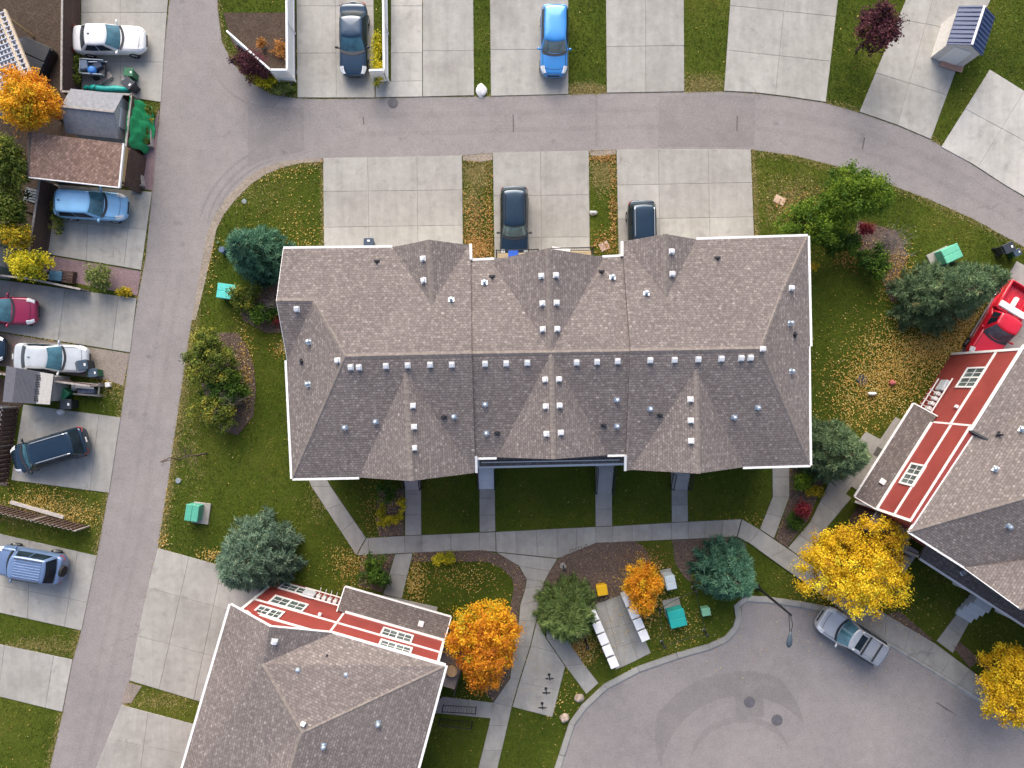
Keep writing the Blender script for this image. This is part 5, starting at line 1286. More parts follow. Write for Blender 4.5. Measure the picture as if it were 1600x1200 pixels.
def gable_shed(px, py, w, l, h, rise, rz, wall, roofm, label, over=.15, name='garden_shed', ridge_along='x', ribs=0, capm=None):
    c = P(px, py); root = empty(name, c, label, 'shed', 'yard sheds', rz)
    MB().prism([(-l/2, -w/2), (l/2, -w/2), (l/2, w/2), (-l/2, w/2)], 0, h).build('wall', wall, root, True)
    for s in (-1, 1):
        MB().add([(s*l/2, -w/2, h), (s*l/2, w/2, h), (s*l/2, 0, h+rise*.97), (s*(l/2-.05), -w/2, h), (s*(l/2-.05), w/2, h), (s*(l/2-.05), 0, h+rise*.97)], [(0, 1, 2), (5, 4, 3), (0, 3, 4, 1), (1, 4, 5, 2), (2, 5, 3, 0)]).build('gable', wall, root, True)
        W = w/2+over; e = h-rise*over/(w/2)+.02; t = .06
        p = [(-l/2-over, 0, h+rise+.02), (l/2+over, 0, h+rise+.02), (l/2+over, s*W, e), (-l/2-over, s*W, e)]
        m = MB(); m.add(p+[(x, y, z-t) for x, y, z in p], [(0, 1, 2, 3), (7, 6, 5, 4), (0, 4, 5, 1), (1, 5, 6, 2), (2, 6, 7, 3), (3, 7, 4, 0)])
        ro_ = m.build('roof_panel', roofm, root, True)
        for k in range(ribs):
            x = -l/2-over+(k+.5)*(l+2*over)/ribs; rb = MB().tube([(x, s*.05, h+rise+.03), (x, s*W, e+.015)], .025, 4); rb.build('roof_rib', roofm, ro_, True)
    MB().box((0, 0, h+rise+.035), (l+2*over, .14, .05), 0, .015).build('ridge', capm or MATS['wood_grey'], root, True)
    MB().box((l/2+.02, 0, h*.47), (.05, min(1.2, w*.55), h*.88), 0, .01).build('door', MATS['white'], root, True)
    return root
gable_shed(176, 196, 2.5, 3.0, 2.0, .65, R(-6), simple('pale_shed_wall', (.55, .54, .52), .7), simple('grey_shed_shingle', (.20, .21, .235), .9, .18, 5), 'grey gabled garden shed behind the brown fence', name='garden_shed')
gable_shed(1486, 72, 2.1, 2.3, 2.0, .6, R(-108), simple('cream_shed_wall', (.62, .60, .57), .6), simple('navy_steel_roof', (.045, .07, .16), .4, .15), 'cream shed with dark blue ribbed roof on the slanting drive', .12, 'garden_shed', ribs=9, capm=MATS['white'])
c = P(1484, 108); e = empty('doorstep', c, 'pinkish wooden doorstep of the cream shed', 'step')
for k in range(4): MB().box((c.x+.12*k*math.cos(R(72)), c.y+.12*k*math.sin(R(72)), .12), (1.5, .11, .08), R(-18), .01).build('plank', simple('pink_wood', (.52, .30, .22), .8, .12), e)
MB().box((c.x+.06, c.y+.18, .045), (1.3, .35, .07), R(-18)).build('bearer', MATS['wood_dark'], e)
# brown roofed carport
e = empty('carport', P(130, 255), 'carport with brown shingle roof and yellow wood end wall', 'carport')
cr_ = Roof(); z1, z2 = 2.4, 2.9
a_, b_, c_, d_ = P(48, 207, z2), P(193, 224, z1+.15), P(186, 293, z1), P(44, 277, z2-.15)
cr_.face([a_, b_, c_, d_]); cr_.face([a_, d_, P(39, 277, z2-.45), P(43, 207, z2-.3)])
cr_.build(e, MATS['roof_brown'], .1); strip(b_, c_, .1, .16, -.02).build('fascia', MATS['white'], e); strip(c_, d_, .06, .14, -.01).build('fascia', MATS['white'], e); cr_.caps([(a_, d_)], MATS['roof_dark'])
MB().prism([P(196, 229, 2.2).xy, P(200, 229, 2.2).xy, P(192, 288, 2.2).xy, P(188, 288, 2.2).xy], 0, 1.9).build('end_wall', MATS['wood_dark'], e)
MB().prism([P(193, 229, 2.2).xy, P(197.5, 229, 2.2).xy, P(190, 288, 2.2).xy, P(185, 288, 2.2).xy], 1.92, 2.3).build('gable_board', MATS['wood_tan'], e)
MB().prism([P(60, 218, 2.2).xy, P(64, 218, 2.2).xy, P(58, 270, 2.2).xy, P(54, 270, 2.2).xy], 0, 2.45).build('back_wall', MATS['wood_dark'], e)
for x, y in ((64, 214), (60, 268), (190, 285), (194, 232)):
    p = P(x, y, 2.2); MB().box((p.x, p.y, 1.12), (.12, .12, 2.24)).build('post', MATS['wood_dark'], e)
# small metal roofed shed by the picket fence
e = empty('garden_shed', P(52, 604), 'low shed with ribbed grey metal roof beside the green bins', 'shed', 'yard sheds')
q = [P(10, 572, 2.1), P(84, 585, 2.1), P(78, 632, 2.0), P(4, 628, 2.0)]
MB().prism([p.xy for p in [P(16, 578, 2), P(78, 588, 2), P(73, 627, 2), P(10, 623, 2)]], 0, 1.95).build('wall', simple('shed_grey_wall', (.36, .35, .34), .7), e)
MB().add([*q, *[p-Vector((0, 0, .08)) for p in q]], [(0, 1, 2, 3), (7, 6, 5, 4), (0, 4, 5, 1), (1, 5, 6, 2), (2, 6, 7, 3), (3, 7, 4, 0)]).build('roof', simple('shed_grey_roof', (.13, .13, .15), .6, .15), e)
for k in range(17):
    t = .22+k*.027; MB().tube([q[0].lerp(q[1], t)+Vector((0, 0, .012)), q[3].lerp(q[2], t)+Vector((0, 0, .012))], .018, 4).build('roof_rib', simple('shed_rib', (.16, .16, .185), .5), e)
qq = [q[0].lerp(q[1], .72), q[1], q[2], q[3].lerp(q[2], .72)]; up_ = Vector((0, 0, .02))
MB().add([*[p+up_ for p in qq], *[p+up_*.2 for p in qq]], [(0, 1, 2, 3), (7, 6, 5, 4), (0, 4, 5, 1), (1, 5, 6, 2), (2, 6, 7, 3), (3, 7, 4, 0)]).build('skylight_panel', simple('pale_panel', (.46, .44, .41), .6), e)
for k in range(4):
    p = q[0].lerp(q[1], .70).lerp(q[3].lerp(q[2], .70), .18+k*.22)
    for u in range(2):
        for v_ in range(3): MB().box((p.x+u*.16-.08, p.y+v_*.13-.13, p.z+.035), (.10, .09, .02)).build('slot', MATS['plastic'], e)
# lattice pergola
e = empty('pergola', P(45, 95), 'pale lattice pergola roof at the upper left corner', 'pergola')
zp = 2.5; o_ = P(52, 122, zp); ex, ey = Vector((-.38, .92, 0)), Vector((-.92, -.38, 0))
for k in range(16):
    p = o_+ey*(.12+k*.24); MB().box(tuple(p+ex*2.2), (4.6, .06, .07), math.atan2(ex.y, ex.x)).build('slat', simple('lattice_white', (.62, .62, .62), .6), e)
for k in range(15):
    p = o_+ex*(.1+k*.31); MB().box(tuple(p+ey*1.9+Vector((0, 0, .06))), (3.9, .07, .05), math.atan2(ey.y, ey.x)).build('cross_slat', simple('lattice_blue_grey', (.40, .44, .52), .6), e)
for k in (0, .45): MB().box(tuple(o_+ex*2.2+ey*k+Vector((0, 0, .01))), (4.7, .13, .16), math.atan2(ex.y, ex.x)).build('beam', simple('tan_beam', (.56, .46, .34), .8), e)
for u, v_ in ((.2, .1), (4.2, .1), (.2, 3.6)): p = o_+ex*u+ey*v_; MB().box((p.x, p.y, 1.22), (.12, .12, 2.44)).build('post', MATS['wood_tan'], e)
MB().prism([p.xy for p in [o_+ex*.1+ey*.6, o_+ex*4.3+ey*.6, o_+ex*4.3+ey*4, o_+ex*.1+ey*4]], 0, .15).build('deck', simple('dark_blue_deck', (.05, .06, .10), .8), e)
# hot tub with black cover
c = P(63, 98); e = empty('hot_tub', c, 'black covered hot tub beside the pergola', 'hot tub', rz=R(66))
MB().box((0, 0, .4), (2.1, 1.9, .8), 0, .12).build('shell', MATS['plastic'], e, True)
for s in (-1, 1): MB().box((s*.52, 0, .86), (1.0, 1.92, .12), 0, .04).build('cover_half', simple('black_vinyl', (.022, .024, .03), .5, .2), e, True)
def pot(px, py, r, h, potmat, leaf, label, seed):
    c = P(px, py); e = empty('potted_plant', c, label, 'plant')
    MB().lathe((0, 0, 0), [(r*.7, 0), (r, h), (r*.9, h), (r*.85, h*.85)], 12).build('pot', potmat, e, True)
    rng = np.random.default_rng(seed); n = 420; pos = np.array([0, 0, h+.18])+rng.normal(0, r*.75, (n, 3))*[1, 1, .6]
    u = rng.normal(0, 1, (n, 3)); u /= np.linalg.norm(u, axis=1)[:, None]; v = np.cross(u, rng.normal(0, 1, (n, 3))); v /= np.linalg.norm(v, axis=1)[:, None]
    V = np.stack([pos-u*.06, pos-v*.035, pos+u*.06, pos+v*.035], 1).reshape(-1, 3)
    link('foliage', fast_mesh('foliage', V, 4, leaf, np.repeat(np.clip(rng.normal(.5, .2, n), 0, 1), 4)), e)
pot(66, 96, .24, .3, simple('teal_glaze', (.02, .28, .27), .3), LEAF['olive'], 'green plant in a teal pot beside the hot tub', 3)
pot(437, 500, .2, .3, simple('clay', (.3, .1, .06), .8), LEAF['red'], 'red flowering pot beside the left wall of the row', 4)
pot(413, 74, .2, .35, simple('blue_glaze', (.08, .18, .28), .3), LEAF['rust'], 'blue glazed flower pot inside the white fence', 5)

def bin_(px, py, rz, c, lid, label, s=1.0):
    e = empty('wheelie_bin', P(px, py), label, 'bin', 'wheelie bins', R(rz)); e.scale = (s,)*3
    m = MB(); b0, b1 = [(-.24, -.22), (.24, -.22), (.24, .22), (-.24, .22)], [(-.31, -.29), (.31, -.29), (.31, .29), (-.31, .29)]
    m.add([(x, y, .05) for x, y in b0]+[(x, y, .98) for x, y in b1], [(3, 2, 1, 0), (4, 5, 6, 7)]+[(i, (i+1) % 4, 4+(i+1) % 4, 4+i) for i in range(4)]); m.build('body', c, e, True)
    MB().box((.02, 0, 1.01), (.70, .64, .07), 0, .03).build('lid', lid, e, True)
    MB().tube([(-.38, -.25, 1.0), (-.42, -.2, .95), (-.42, .2, .95), (-.38, .25, 1.0)], .02, 6).build('handle', c, e, True)
    for sg in (-1, 1): MB().tube([(-.26, sg*.24, .12), (-.26, sg*.31, .12)], .12, 10).build('wheel', MATS['rubber'], e, True)
    MB().box((.2, 0, 1.05), (.12, .16, .006)).build('sticker', MATS['white'], e, True)
gb, bb = simple('green_bin', (.02, .13, .06), .45, .15), simple('charcoal_bin', (.035, .042, .055), .45, .15)
navyb = simple('blue_lid_bin', (.05, .075, .11), .4, .15)
bin_(143, 571, 10, bb, navyb, 'charcoal bin against the nose of the silver car'); bin_(157, 583, 5, gb, navyb, 'green bin with dark lid behind the silver car', .85)
bin_(1559, 392, 25, bb, bb, 'charcoal wheelie bin by the lane at the right edge'); bin_(1577, 398, 25, gb, navyb, 'small green bin with dark lid by the lane at the right edge', .7)
bin_(213, 140, -40, bb, bb, 'charcoal bin on the top left drive beside the teal tarp'); bin_(118, 631, 0, MATS['plastic'], bb, 'open black bin on the grass above the minivan drive')
bin_(581, 386, 90, navyb, navyb, 'dark bin poking out below the eave on the left rear drive'); bin_(212, 122, -5, gb, gb, 'green bin on the top left drive', .85)
bin_(1411, 686, 60, bb, bb, 'dark bin on the porch slab of the right house', 1.0)
c = P(106, 613); e = empty('storage_tub', c, 'green plastic tub lying aslant beside the grey metal shed', 'tub', rz=R(-42)); MB().box((0, 0, .3), (.85, .55, .6), 0, .06).build('tub', gb, e, True); MB().box((0, 0, .63), (.9, .6, .06), 0, .02).build('lid', simple('green_lid', (.04, .22, .12), .45), e, True)
for (x, y, rx_, ry_, colr, lb) in ((90, 592, .28, .2, (.45, .55, .66), 'pale blue sack beside the grey metal shed'), (97, 591, .2, .22, (.5, .6, .7), 'second pale blue sack, right of the first'), (90, 604, .18, .2, (.42, .05, .14), 'pink bundle beside the grey metal shed'), (91, 611, .22, .18, (.10, .10, .17), 'dark blue bundle below the pink one'), (109, 596, .2, .18, (.45, .30, .24), 'tan bucket shape by the brown fence'), (119, 604, .22, .35, (.5, .5, .52), 'crumpled grey sheet beside the green tub'), (98, 644, .32, .22, (.75, .76, .78), 'crumpled white sheet on the minivan drive'), (1361, 615, .28, .14, (.75, .75, .72), 'white scrap lying in the leaves'), (1392, 598, .2, .2, (.5, .14, .14), 'pink toy ball shape lying in the leaves'), (200, 128, .3, .18, (.7, .71, .72), 'white bag on the top left drive')):
    c = P(x, y); m = MB(); rg = random.Random(x*7+y); n = 10
    V = [(0, 0, .02)]
    for ring, (k, zz_) in enumerate(((1.0, .02), (.85, .22), (.5, .34))):
        for i in range(n): a = 6.283*i/n; q_ = k*rg.uniform(.75, 1.15); V.append((rx_*q_*math.cos(a), ry_*q_*math.sin(a), zz_*rg.uniform(.7, 1.2)))
    V.append((0, 0, .36)); F = [(0, 1+(i+1) % n, 1+i) for i in range(n)]+[(1+r_*n+i, 1+r_*n+(i+1) % n, 1+r_*n+n+(i+1) % n, 1+r_*n+n+i) for r_ in range(2) for i in range(n)]+[(1+2*n+i, 1+2*n+(i+1) % n, len(V)-1) for i in range(n)]
    m.add(V, F); o = link('bundle', m.mesh('bundle', simple('cloth_%d_%d' % (x, y), colr, .7, .12), (0, 0, 0), True), None, c+Vector((0, 0, .05))); tag(o, lb, 'bundle')

def utility(px, py, w, d, h, rz, colr, label, pad=True, padoff=(0, 0), padk=1.25):
    e = empty('utility_box', P(px, py), label, 'utility box', 'utility boxes', R(rz))
    m = simple('box_%d' % px, colr, .5, .08, 4)
    if pad: MB().box((padoff[0], padoff[1], .06), (w*padk, d*padk, .12), 0, .02).build('pad', MATS['walk'], e, True)
    MB().box((0, 0, .12+h*.42), (w*.96, d*.96, h*.84), 0, .02).build('cabinet', m, e, True)
    for s in (-1, 1): MB().box((0, s*d*.25, .12+h*.91), (w*1.02, d*.505, h*.16), 0, .035).build('lid', m, e, True)
    MB().box((w*.49, 0, .12+h*.5), (.03, .1, .16), 0, .01).build('lock', MATS['galv'], e, True)
utility(309, 798, 1.05, .85, .75, 82, (.09, .38, .27), 'green utility box on its pad in the lower left lawn', True, (-.1, -.28), 1.3)
utility(362, 458, 1.15, .95, .8, -8, (.10, .55, .50), 'turquoise utility box half under a shrub by the row', False)
utility(1474, 400, 1.15, .95, .8, 25, (.14, .50, .34), 'green utility box above the broad dark spruce', True, (-.3, -.1), 1.3)
utility(1053, 959, 1.05, 1.1, .85, 14, (.02, .36, .33), 'teal utility box inside the posts on the island', True, (0, .45), 1.05)
utility(1099, 951, .55, .5, .6, 10, (.20, .46, .30), 'small pale green utility pedestal on the island', False)
utility(1042, 903, .65, .9, 1.0, 12, (.52, .60, .64), 'pale grey cabinet beside the small orange tree', True, (0, .1), 1.1)
# mailboxes
def mailbox(px, py, rz, label):
    z = 1.35; c = P(px, py, z); e = empty('mailbox', (c.x, c.y, 0), label, 'mailbox', 'community mailboxes', R(rz))
    MB().box((0, 0, .2), (.16, .16, .4)).build('pedestal', MATS['galv'], e, True)
    MB().box((0, 0, .85), (.50, .64, .98), 0, .015).build('cabinet', simple('mailbox_grey', (.58, .59, .60), .45, .05), e, True)
    MB().box((0, 0, 1.365), (.56, .69, .06), 0, .02).build('top', MATS['vinyl'], e, True)
    for i in range(2):
        for k in range(4): MB().box((.255, -.155+i*.31, .5+k*.23), (.015, .28, .20), 0, .004).build('door', simple('mailbox_door', (.66, .67, .68), .4, .05), e, True)
wordsL = ['topmost white mailbox of the left row, under the pine', 'second white mailbox from the top of the left row', 'middle white mailbox of the left row of five', 'second white mailbox from the bottom of the left row', 'lowest white mailbox of the left row, at the kerb']
for (x, y), lb in zip(((927, 962), (935, 980.5), (942.5, 998.5), (950, 1016.5), (958, 1035)), wordsL): mailbox(x, y, 23, lb)
wordsR = ['topmost white mailbox of the right row, touching the orange tree', 'second white mailbox from the top of the right row', 'third white mailbox from the top of the right row', 'lowest white mailbox of the right row']
for (x, y), lb in zip(((981.5, 938.5), (990, 957.5), (998, 975), (1006, 993)), wordsR): mailbox(x, y, 203, lb)
# grit box
c = P(939, 918); e = empty('grit_box', c, 'bright yellow grit box in the mulch bed', 'grit box', rz=R(10)); yl = simple('grit_yellow', (.72, .42, .01), .4, .08)
MB().box((0, 0, .28), (.62, .62, .56), 0, .05).build('bin', yl, e, True); MB().box((0, .0, .60), (.70, .70, .10), 0, .04).build('lid', yl, e, True); MB().box((0, -.36, .5), (.2, .04, .06)).build('handle', MATS['plastic'], e, True)
# bicycle racks
for x, y, lb in ((858, 1054, 'black bicycle rack, uppermost of three'), (853, 1076, 'black bicycle rack, middle one of three'), (847, 1099, 'black bicycle rack, lowest of three')):
    c = P(x, y, .06); e = empty('bicycle_rack', c, lb, 'bicycle rack', 'bicycle racks')
    MB().tube([(0, 0, 0), (0, 0, .85)], .03, 8).build('post', MATS['black'], e, True)
    MB().tube([(.26*math.cos(a*.5236), .13*math.sin(a*.5236), .62+.22*math.sin(a*.5236)) for a in range(13)], .025, 6, False).build('ring', MATS['black'], e, True)
    MB().lathe((0, 0, 0), [(.10, 0), (.10, .012), (.05, .03)], 10).build('base_plate', MATS['black'], e, True)
# path lights and posts with a chain round the teal box
def bollard(px, py, h, label, base=.16, cat='bollard'):
    c = P(px, py); e = empty('bollard_light' if cat == 'lamp' else 'bollard', c, label, cat, 'posts on the island')
    MB().tube([(0, 0, 0), (0, 0, h)], .055, 10).build('post', MATS['black'], e, True)
    MB().lathe((0, 0, h), [(.09, 0), (.10, .08), (.04, .13)], 10).build('cap', MATS['black'], e, True)
    MB().lathe((0, 0, 0), [(base, 0), (base, .045), (base*.9, .06)], 14).build('foot', MATS['walk'], e, True)
bollard(880, 884, 1.0, 'black path light in the upper left of the large mulch bed', .22, 'lamp'); bollard(914, 997, 1.6, 'black path light in the leaves left of the mailboxes', .12, 'lamp')
chain = [(1038, 969), (1080, 912), (1096, 982), (1031, 1002)]
for (x, y), lb in zip(((1082, 917), (1099, 984), (1033, 1002), (1026, 945)), ('black post above the teal utility box, near the spruce', 'black post at the kerb right of the teal utility box', 'black post at the kerb left of the teal utility box', 'black post in the shade of the small orange tree')): bollard(x, y, .95, lb, .09)
PP = [P(1026, 945), P(1082, 917), P(1099, 984), P(1033, 1002), P(1026, 945)]
for i, lb in enumerate(('chain strung above the teal utility box', 'chain strung right of the teal utility box', 'chain strung along the kerb below the teal utility box', 'chain strung left of the teal utility box')):
    a, b = PP[i], PP[i+1]; o = MB().tube([a.lerp(b, k/8)+Vector((0, 0, .85-.16*(1-(k/4-1)**2))) for k in range(9)], .018, 5).build('chain', MATS['black'], org=(a.x, a.y, 0)); tag(o, lb, 'chain', 'chains between the posts')
# street lamp
b = P(1183, 917); t = P(1236, 960, 5.5); hd = P(1233, 1000, 5.6)
e = empty('street_lamp', b, 'tall black street lamp leaning over the turning circle', 'street lamp')
top_ = Vector((b.x, b.y, 5.5))
MB().tube([b, Vector((b.x, b.y, 1.0)), top_], [.10, .085, .06], 10).build('pole', MATS['black'], e)
MB().lathe(tuple(b), [(.2, 0), (.2, .1), (.12, .25), (.10, .5)], 12).build('pole_base', MATS['black'], e)
dv = Vector((hd.x-top_.x, hd.y-top_.y, 0))
for k in (-.1, .1):
    sd2 = dv.cross(Vector((0, 0, 1))).normalized()*k
    MB().tube([top_-Vector((0, 0, .25+k)), top_+dv*.35+sd2+Vector((0, 0, .12)), top_+dv*.8+Vector((0, 0, .15))], .025, 6).build('arm', MATS['black'], e)
hc = top_+dv; rzh = math.atan2(dv.y, dv.x)
m = MB(); prof = [(-.5, .03, .04), (-.3, .10, .09), (0, .17, .11), (.25, .17, .09), (.4, .07, .04)]
V = []
for x, w_, hh in prof:
    for i in range(8): a = 6.283*i/8; V.append((hc.x+math.cos(rzh)*x-math.sin(rzh)*w_*math.cos(a), hc.y+math.sin(rzh)*x+math.cos(rzh)*w_*math.cos(a), hc.z+.16+hh*math.sin(a)))
m.add(V, [(r_*8+i, r_*8+(i+1) % 8, r_*8+8+(i+1) % 8, r_*8+8+i) for r_ in range(4) for i in range(8)]+[tuple(range(8)), tuple(range(39, 31, -1))]); m.build('lamp_head', simple('lamp_blue_grey', (.06, .085, .11), .4), e, smooth=True)
# boulders and flat stones
def boulder(px, py, rx_, ry_, h, mat, label, seed, name='boulder'):
    rg = random.Random(seed); bm = bmesh.new(); bmesh.ops.create_icosphere(bm, subdivisions=3, radius=1)
    ph = [rg.uniform(0, 6) for _ in range(6)]
    for v in bm.verts:
        k = 1+.12*math.sin(3*v.co.x+ph[0])*math.cos(2.5*v.co.y+ph[1])+.08*math.sin(6*v.co.z+ph[2]+4*v.co.x)
        v.co = Vector((v.co.x*rx_*k, v.co.y*ry_*k, max(-.05, v.co.z*h*k)))
    me = bpy.data.meshes.new(name); bm.to_mesh(me); bm.free(); me.materials.append(mat)
    o = link(name, me, None, P(px, py)); tag(o, label, 'rock', 'stones')
boulder(905, 1090, .32, .27, .35, MATS['rock'], 'tan boulder by the kerb, nearer the bicycle pad', 1); boulder(882, 1121, .30, .28, .35, MATS['rock'], 'tan boulder by the kerb at the lower edge', 2)
boulder(752, 142, .33, .44, .22, simple('white_stone', (.62, .62, .64), .8, .1), 'white boulder in the grass verge above the lane', 3); boulder(927, 333, .28, .16, .25, simple('grey_stone', (.5, .5, .5), .8, .2), 'small grey stone in the right rear verge', 4)
def slabstone(px, py, w, d, rz, c, label, z=.06):
    o = link('paving_stone', MB().box((0, 0, z/2), (w, d, z), 0, .015).mesh('paving_stone', simple('stone_%d' % px, c, .85, .15, 5)), None, P(px, py), (0, 0, R(rz))); tag(o, label, 'paving stone')
slabstone(1218, 313, .72, .5, -25, (.52, .38, .28), 'tan flat slab in the grass above the right bright green tree'); slabstone(944, 385, .62, .55, 25, (.45, .33, .28), 'pinkish flat slab at the foot of the right rear verge')
slabstone(1371, 706, .6, .42, 62, (.10, .095, .09), 'dark door mat on the porch slab of the right house', .09)
slabstone(60, 796, 3.6, .22, -16, (.45, .42, .40), 'long grey concrete beam lying along the picket fence', .18)
slabstone(171, 601, .3, .3, 5, (.75, .75, .74), 'small white box at the grass edge by the lane', .25)
def lidthing(px, py, r, c, label, h=.08, name='ground_lid'):
    o = link(name, MB().lathe((0, 0, 0), [(r, 0), (r, h*.7), (r*.85, h)], 16).mesh(name, simple('lid_%d' % px, c, .6, .12)), None, P(px, py)); tag(o, label, 'lid')
lidthing(1347, 594, .36, (.03, .035, .05), 'dark round lid in the right lawn'); lidthing(353, 393, .22, (.10, .14, .22), 'blue grey round post cap beside the upper left spruce', .7, 'post_cap')
lidthing(382, 315, .16, (.22, .26, .28), 'small grey valve lid in the upper left lawn'); lidthing(279, 751, .18, (.22, .27, .30), 'small grey valve lid in the left lawn by the lane')
lidthing(341, 379, .1, (.10, .14, .06), 'tiny dark sprinkler lid left of the upper spruce')
# yard bits on the upper left: tarps, cart, planters, pallet
c = P(168, 141); e = empty('tarp_roll', c, 'rolled turquoise tarp on the top left drive', 'tarp', rz=R(-3))
MB().tube([(-1.4, 0, .16), (-.7, .03, .2), (0, -.02, .19), (.7, .03, .2), (1.5, 0, .15)], [.14, .22, .2, .23, .15], 10).build('roll', simple('turquoise_tarp', (.02, .42, .38), .4, .25, 4), e, True, True)
for x in (-1.0, -.6): MB().tube([(x+.1*math.cos(a*.7854), .24*math.cos(a*.7854), .2+.24*math.sin(a*.7854)) for a in range(9)], .02, 5, False).build('strap', MATS['plastic'], e, True)
a = P(210, 166, 1.85); m = MB(); nx, ny = 8, 14
V = []
for j in range(ny+1):
    for i in range(nx+1):
        t, u = j/ny, i/nx; w_ = .09*math.sin(i*1.7+j*.8)+.06*math.sin(j*2.1); p0 = P(229-8*t, 168+72*t); px_ = -.08+u*.85*(.55+.45*math.sin(t*3.0)); V.append((p0.x+px_+w_*.5, p0.y+w_*.4, max(.06, 1.86-1.75*u**1.2+w_*.6)))
m.add(V, [(j*(nx+1)+i, j*(nx+1)+i+1, (j+1)*(nx+1)+i+1, (j+1)*(nx+1)+i) for j in range(ny) for i in range(nx)])
o = m.build('hanging_tarp', simple('green_tarp', (.01, .26, .09), .55, .3, 3), org=P(225, 205), smooth=True); tag(o, 'green tarp hung over the brown fence by the lane', 'tarp')
c = P(153, 112); e = empty('utility_cart', c, 'small cart loaded with blue junk on the top left drive', 'cart', rz=R(-4))
MB().box((0, 0, .45), (1.5, .95, .08), 0, .01).build('bed', MATS['plastic'], e, True)
for s in (-1, 1): MB().box((0, s*.46, .62), (1.5, .04, .3)).build('side_board', MATS['galv'], e, True); MB().tube([(.1, s*.5, .22), (.1, s*.62, .22)], .22, 12).build('wheel', MATS['rubber'], e, True)
MB().box((-.72, 0, .62), (.04, .95, .3)).build('end_board', MATS['galv'], e, True); MB().box((-.5, .1, .62), (.5, .6, .28), .2, .04).build('crate', simple('slate_crate', (.12, .17, .26), .6), e, True)
MB().lathe((.05, -.22, .5), [(.2, 0), (.3, .15), (.24, .3), (.08, .34)], 12).build('sack', simple('blue_sack', (.04, .19, .55), .5, .2), e, True, True); MB().tube([(-.2, .3, .7), (.9, .45, .55)], .03, 6).build('pole', MATS['galv'], e, True); MB().box((.35, .15, .58), (.5, .4, .2), .5, .03).build('box', simple('navy_junk', (.05, .07, .12), .6), e, True)
c = P(163, 127); e = empty('board_stack', c, 'grey boards leaning below the junk cart', 'boards', rz=R(15))
for k in range(3): MB().box((.1*k, .05*k, .06+.07*k), (.9, .45, .06), .15*k, .01).build('board', MATS['wood_grey'], e, True)
def planter(px, py, w, l, rz, leaf, label, seed, mat='wood_grey'):
    e = empty('planter', P(px, py), label, 'planter', 'raised planters', R(rz)); t = .07
    for s in (-1, 1): MB().box((s*(w/2), 0, .2), (t, l+t, .4), 0, .01).build('side', MATS[mat], e, True); MB().box((0, s*l/2, .2), (w-t-.004, t, .4), 0, .01).build('end', MATS[mat], e, True)
    MB().box((0, 0, .15), (w-t, l-t, .3)).build('soil', MATS['soil'], e, True)
    rng = np.random.default_rng(seed); n = 900; pos = np.stack([rng.uniform(-w*.45, w*.45, n), rng.uniform(-l*.46, l*.46, n), rng.uniform(.3, .75, n)], 1)
    keep = (np.sin(pos[:, 1]*3+seed)+np.cos(pos[:, 0]*5)) > -.4; pos = pos[keep]; n = len(pos)
    u = rng.normal(0, 1, (n, 3)); u /= np.linalg.norm(u, axis=1)[:, None]; v = np.cross(u, rng.normal(0, 1, (n, 3))); v /= np.linalg.norm(v, axis=1)[:, None]
    V = np.stack([pos-u*.09, pos-v*.03, pos+u*.09, pos+v*.03], 1).reshape(-1, 3)
    link('foliage', fast_mesh('foliage', V, 4, leaf, np.repeat(np.clip(rng.normal(.5, .22, n), 0, 1), 4)), e)
planter(230, 208, .8, 1.9, 3, LEAF['olive'], 'grey planter with herbs right of the hanging green tarp', 2); planter(213, 262, .8, 2.6, 8, LEAF['pale'], 'pale wooden planter beside the brown roofed carport', 5)
leafy('shrub', 229, 185, 9, 5, .7, .2, LEAF['orange'], 'orange flowers in front of the herb planter', 61, .045, 10, 55, .16, S, GS)
c = P(67, 312); e = empty('pallet', c, 'white wooden pallet lying behind the dark leaning fence', 'pallet', rz=R(-12))
for k in range(5): MB().box((0, -.36+k*.18, 1.0-.0*k), (1.0, .13, .03)).build('slat', MATS['white'], e, True)
for x in (-.42, 0, .42): MB().box((x, 0, .49), (.09, .86, .98)).build('bearer', MATS['wood_dark'], e, True)
c = P(95, 433); e = empty('storage_tub', c, 'blue grey tub among the junk in the pink gravel', 'tub', rz=R(-5)); MB().box((0, 0, .25), (.75, .6, .5), 0, .05).build('tub', simple('steel_blue', (.06, .14, .22), .5), e, True); MB().box((0, 0, .52), (.8, .65, .06), 0, .02).build('lid', simple('steel_blue_lid', (.08, .19, .28), .5), e, True)
c = P(80, 432); e = empty('tyre_stack', c, 'black tyre lying left of the blue grey tub', 'tyre'); MB().lathe((0, 0, .02), [(.18, 0), (.32, .02), (.33, .16), (.19, .2), (.16, .1)], 16).build('tyre', MATS['rubber'], e, True, True); MB().lathe((0, 0, .02), [(.16, .02), (.15, .12), (.04, .1)], 14).build('hub', MATS['galv'], e, True)
c = P(110, 434); e = empty('crate', c, 'dark crate right of the blue grey tub', 'crate', rz=R(-8))
for k in range(4): MB().box((0, -.3+k*.2, .42), (.85, .16, .03)).build('slat', MATS['wood_dark'], e, True)
for s in (-1, 1): MB().box((s*.4, 0, .2), (.05, .8, .4)).build('side', MATS['wood_dark'], e, True)
